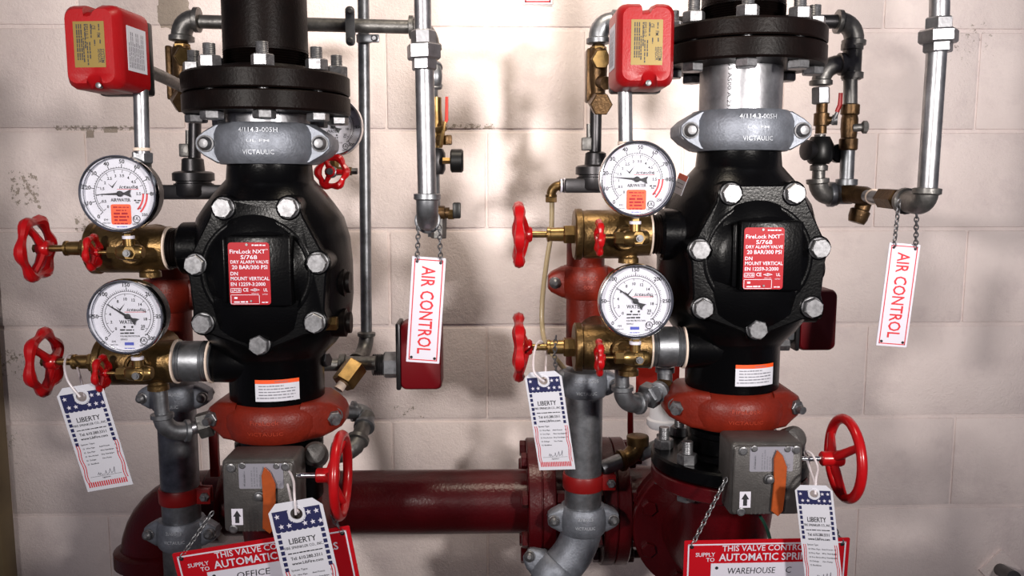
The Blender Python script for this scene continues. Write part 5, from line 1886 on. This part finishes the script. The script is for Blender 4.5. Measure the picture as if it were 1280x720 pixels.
sb.lathe(Q(825, 488, 1.215), Q(818, 494, 1.20) - Q(830, 484, 1.235), [(0, 9 * kq), (.001, 12.5 * kq), (.010, 12.5 * kq), (.011, 9 * kq)], 20)
put('tee_body', sb, 'galvanized', t)
one('steel_rod', 'thin red rod standing behind the WAREHOUSE drain elbow', 'rod', MB().cyl(Q(788, 492, 1.45), Q(788, 552, 1.45), 4 * k5, n=12), 'red_strap')
k6 = K(1.36, 565)
t = thing('ball_drip', 'bronze elbow fitting with a grey pipe feeding the WAREHOUSE drain', 'pipe fitting', Q(797, 590, 1.36))
sb = MB()
sb.elbow(Q(797, 545, 1.36), Q(797, 570, 1.36), Q(775, 576, 1.35), 11 * k6)
sb.lathe(Q(797, 556, 1.36), (0, 0, 1), [(0, 11 * k6), (.001, 14 * k6), (.014, 14 * k6), (.015, 11 * k6)], 22)
put('elbow_body', sb, 'bronze', t)
put('feed_pipe', MB().cyl(Q(790, 570, 1.355), Q(752, 586, 1.34), 9.5 * k6), 'galvanized', t)
put('outlet', MB().cyl(Q(800, 568, 1.36), Q(826, 556, 1.38), 9 * k6), 'galvanized', t)

# ---- office: red upright strip and link behind the butterfly valve
one('steel_rod', 'flat red upright bar between the drain and the butterfly valve of the OFFICE set', 'rod', MB().rbox(Q(268, 565, 1.4), (11 * K(1.4, 565), .012, 62 * K(1.4, 565)), .002, 2), 'red_strap')

# ---- signs and tags
air_sign('R', Q(1112, 303, 1.17), Q(1150.5, 306, 1.17), Q(1102, 432, 1.17), (Q(1124, 250, 1.15), Q(1146, 262, 1.14)))
air_sign('L', Q(515.5, 320, 1.17), Q(557.5, 323, 1.17), Q(509.5, 452, 1.17), (Q(523, 282, 1.15), Q(549, 282, 1.15)))
control_sign('L', Q(215, 692, 1.03), Q(436.5, 657, 1.035), Q(236, 862, 1.05), 'OFFICE', (Q(266, 640, 1.05), Q(414, 645, 1.04)))
control_sign('R', Q(855.5, 676, 1.045), Q(1062.5, 672, 1.045), Q(857, 842, 1.06), 'WAREHOUSE', (Q(908, 598, 1.06), Q(1040, 655, 1.06)), 'C')
service_tag('paper service tag tied to the lower bronze valve of the OFFICE set', Q(68.5, 487, 1.10), Q(127, 477, 1.10), Q(97, 617, 1.12), [Q(86, 478, 1.10), Q(81, 462, 1.11), Q(82, 448, 1.14), Q(88, 443, 1.165), Q(94, 452, 1.18), Q(100, 470, 1.14)])
service_tag('paper service tag tied to the gear box shaft of the OFFICE set', Q(333, 632, 1.00), Q(401, 620, 1.00), Q(349, 786, 1.01), [Q(368, 620, 1.0), Q(367, 602, 1.03), Q(362, 590, 1.055), Q(357, 592, 1.07), Q(361, 612, 1.05), Q(365, 628, 1.02)])
service_tag('paper service tag tied to the lower bronze valve of the WAREHOUSE set', Q(655, 466, 1.105), Q(701, 463, 1.09), Q(664, 588, 1.12), [Q(668, 466, 1.09), Q(667, 446, 1.12), Q(671, 430, 1.15), Q(677, 427, 1.17), Q(682, 438, 1.18), Q(682, 460, 1.13)])
service_tag('paper service tag tied to the gear box shaft of the WAREHOUSE set', Q(993, 606, 1.01), Q(1040, 607, 0.99), Q(990, 738, 1.02), [Q(1020, 598, 1.01), Q(1022, 584, 1.035), Q(1015, 568, 1.055), Q(1006, 565, 1.07), Q(1012, 585, 1.055), Q(1018, 604, 1.02)])
put('hanging_chain', chain_mesh(MB(), [Q(695, 420, 1.10), Q(693, 445, 1.11), Q(696, 470, 1.12), Q(704, 488, 1.13)], .0075, .0008), 'bolt_steel')
o = bpy.data.objects['hanging_chain']
o['label'] = 'short steel chain hooked over the bonnet of the lower bronze valve, WAREHOUSE set'
o['category'] = 'chain'
one('cable', 'thin dark green cable hanging under the WAREHOUSE gear box', 'cable', MB().tube(smooth_path([Q(950, 645, 1.11), Q(956, 655, 1.11), Q(962, 672, 1.12), Q(966, 700, 1.12)], 5), 2.2 * K(1.1, 650), 8), 'cable_green')

t = thing('hang_label', 'small white and orange label at the shoulder of the WAREHOUSE dome', 'label', Q(848, 243, 1.15))
M, w, h = quad_matrix(Q(850, 216, 1.16), Q(861, 221, 1.13), Q(842, 240, 1.16))
put('card', MB().prism([(0, -h), (w, -h), (w, 0), (0, 0)], 0, .0005, M), 'white_card', t)
put('header_band', MB().quad(M, 0, -h * .28, w, 0, .0008), 'sticker_orange', t, smooth=0)
lp = MB()
for i in range(2):
    lp.print_row(M, w * .15, -h * (.5 + .2 * i), w * .7, h * .06, .0009)
put('lettering', lp, 'ink_grey', t, smooth=0)

# ---- on the wall
t = thing('wall_sign', 'white sign with a thin red border high on the block wall', 'sign', Q(672, 6, 1.745))
M, w, h = quad_matrix(Q(653.5, -50, 1.746), Q(690.5, -50, 1.746), Q(653.5, 5.5, 1.746))
put('board', MB().prism([(0, -h), (w, -h), (w, 0), (0, 0)], -.002, .001, M), 'sign_white', t)
fr = MB()
i0, tk = w * .06, w * .05
for q in ((i0, -h + i0, i0 + tk, -i0), (w - i0 - tk, -h + i0, w - i0, -i0), (i0, -i0 - tk, w - i0, -i0), (i0, -h + i0, w - i0, -h + i0 + tk)):
    fr.quad(M, *q, .0014)
put('border', fr, 'ink_red', t, smooth=0)
t = thing('wall_plate', 'square plate set diagonally on the wall with a dark pipe stub', 'wall plate', Q(1250, 730, 1.74))
kk = K(1.745, 712)
put('plate', MB().prism([(0, 27 * kk), (-27 * kk, 0), (0, -27 * kk), (27 * kk, 0)][::1], -.004, .003, face_matrix(Q(1250, 712, 1.747))), 'painted_block', t)
put('pipe_stub', MB().cyl(Q(1250, 712, 1.744), Q(1268, 722, 1.66), 8 * kk), 'dark_steel', t)
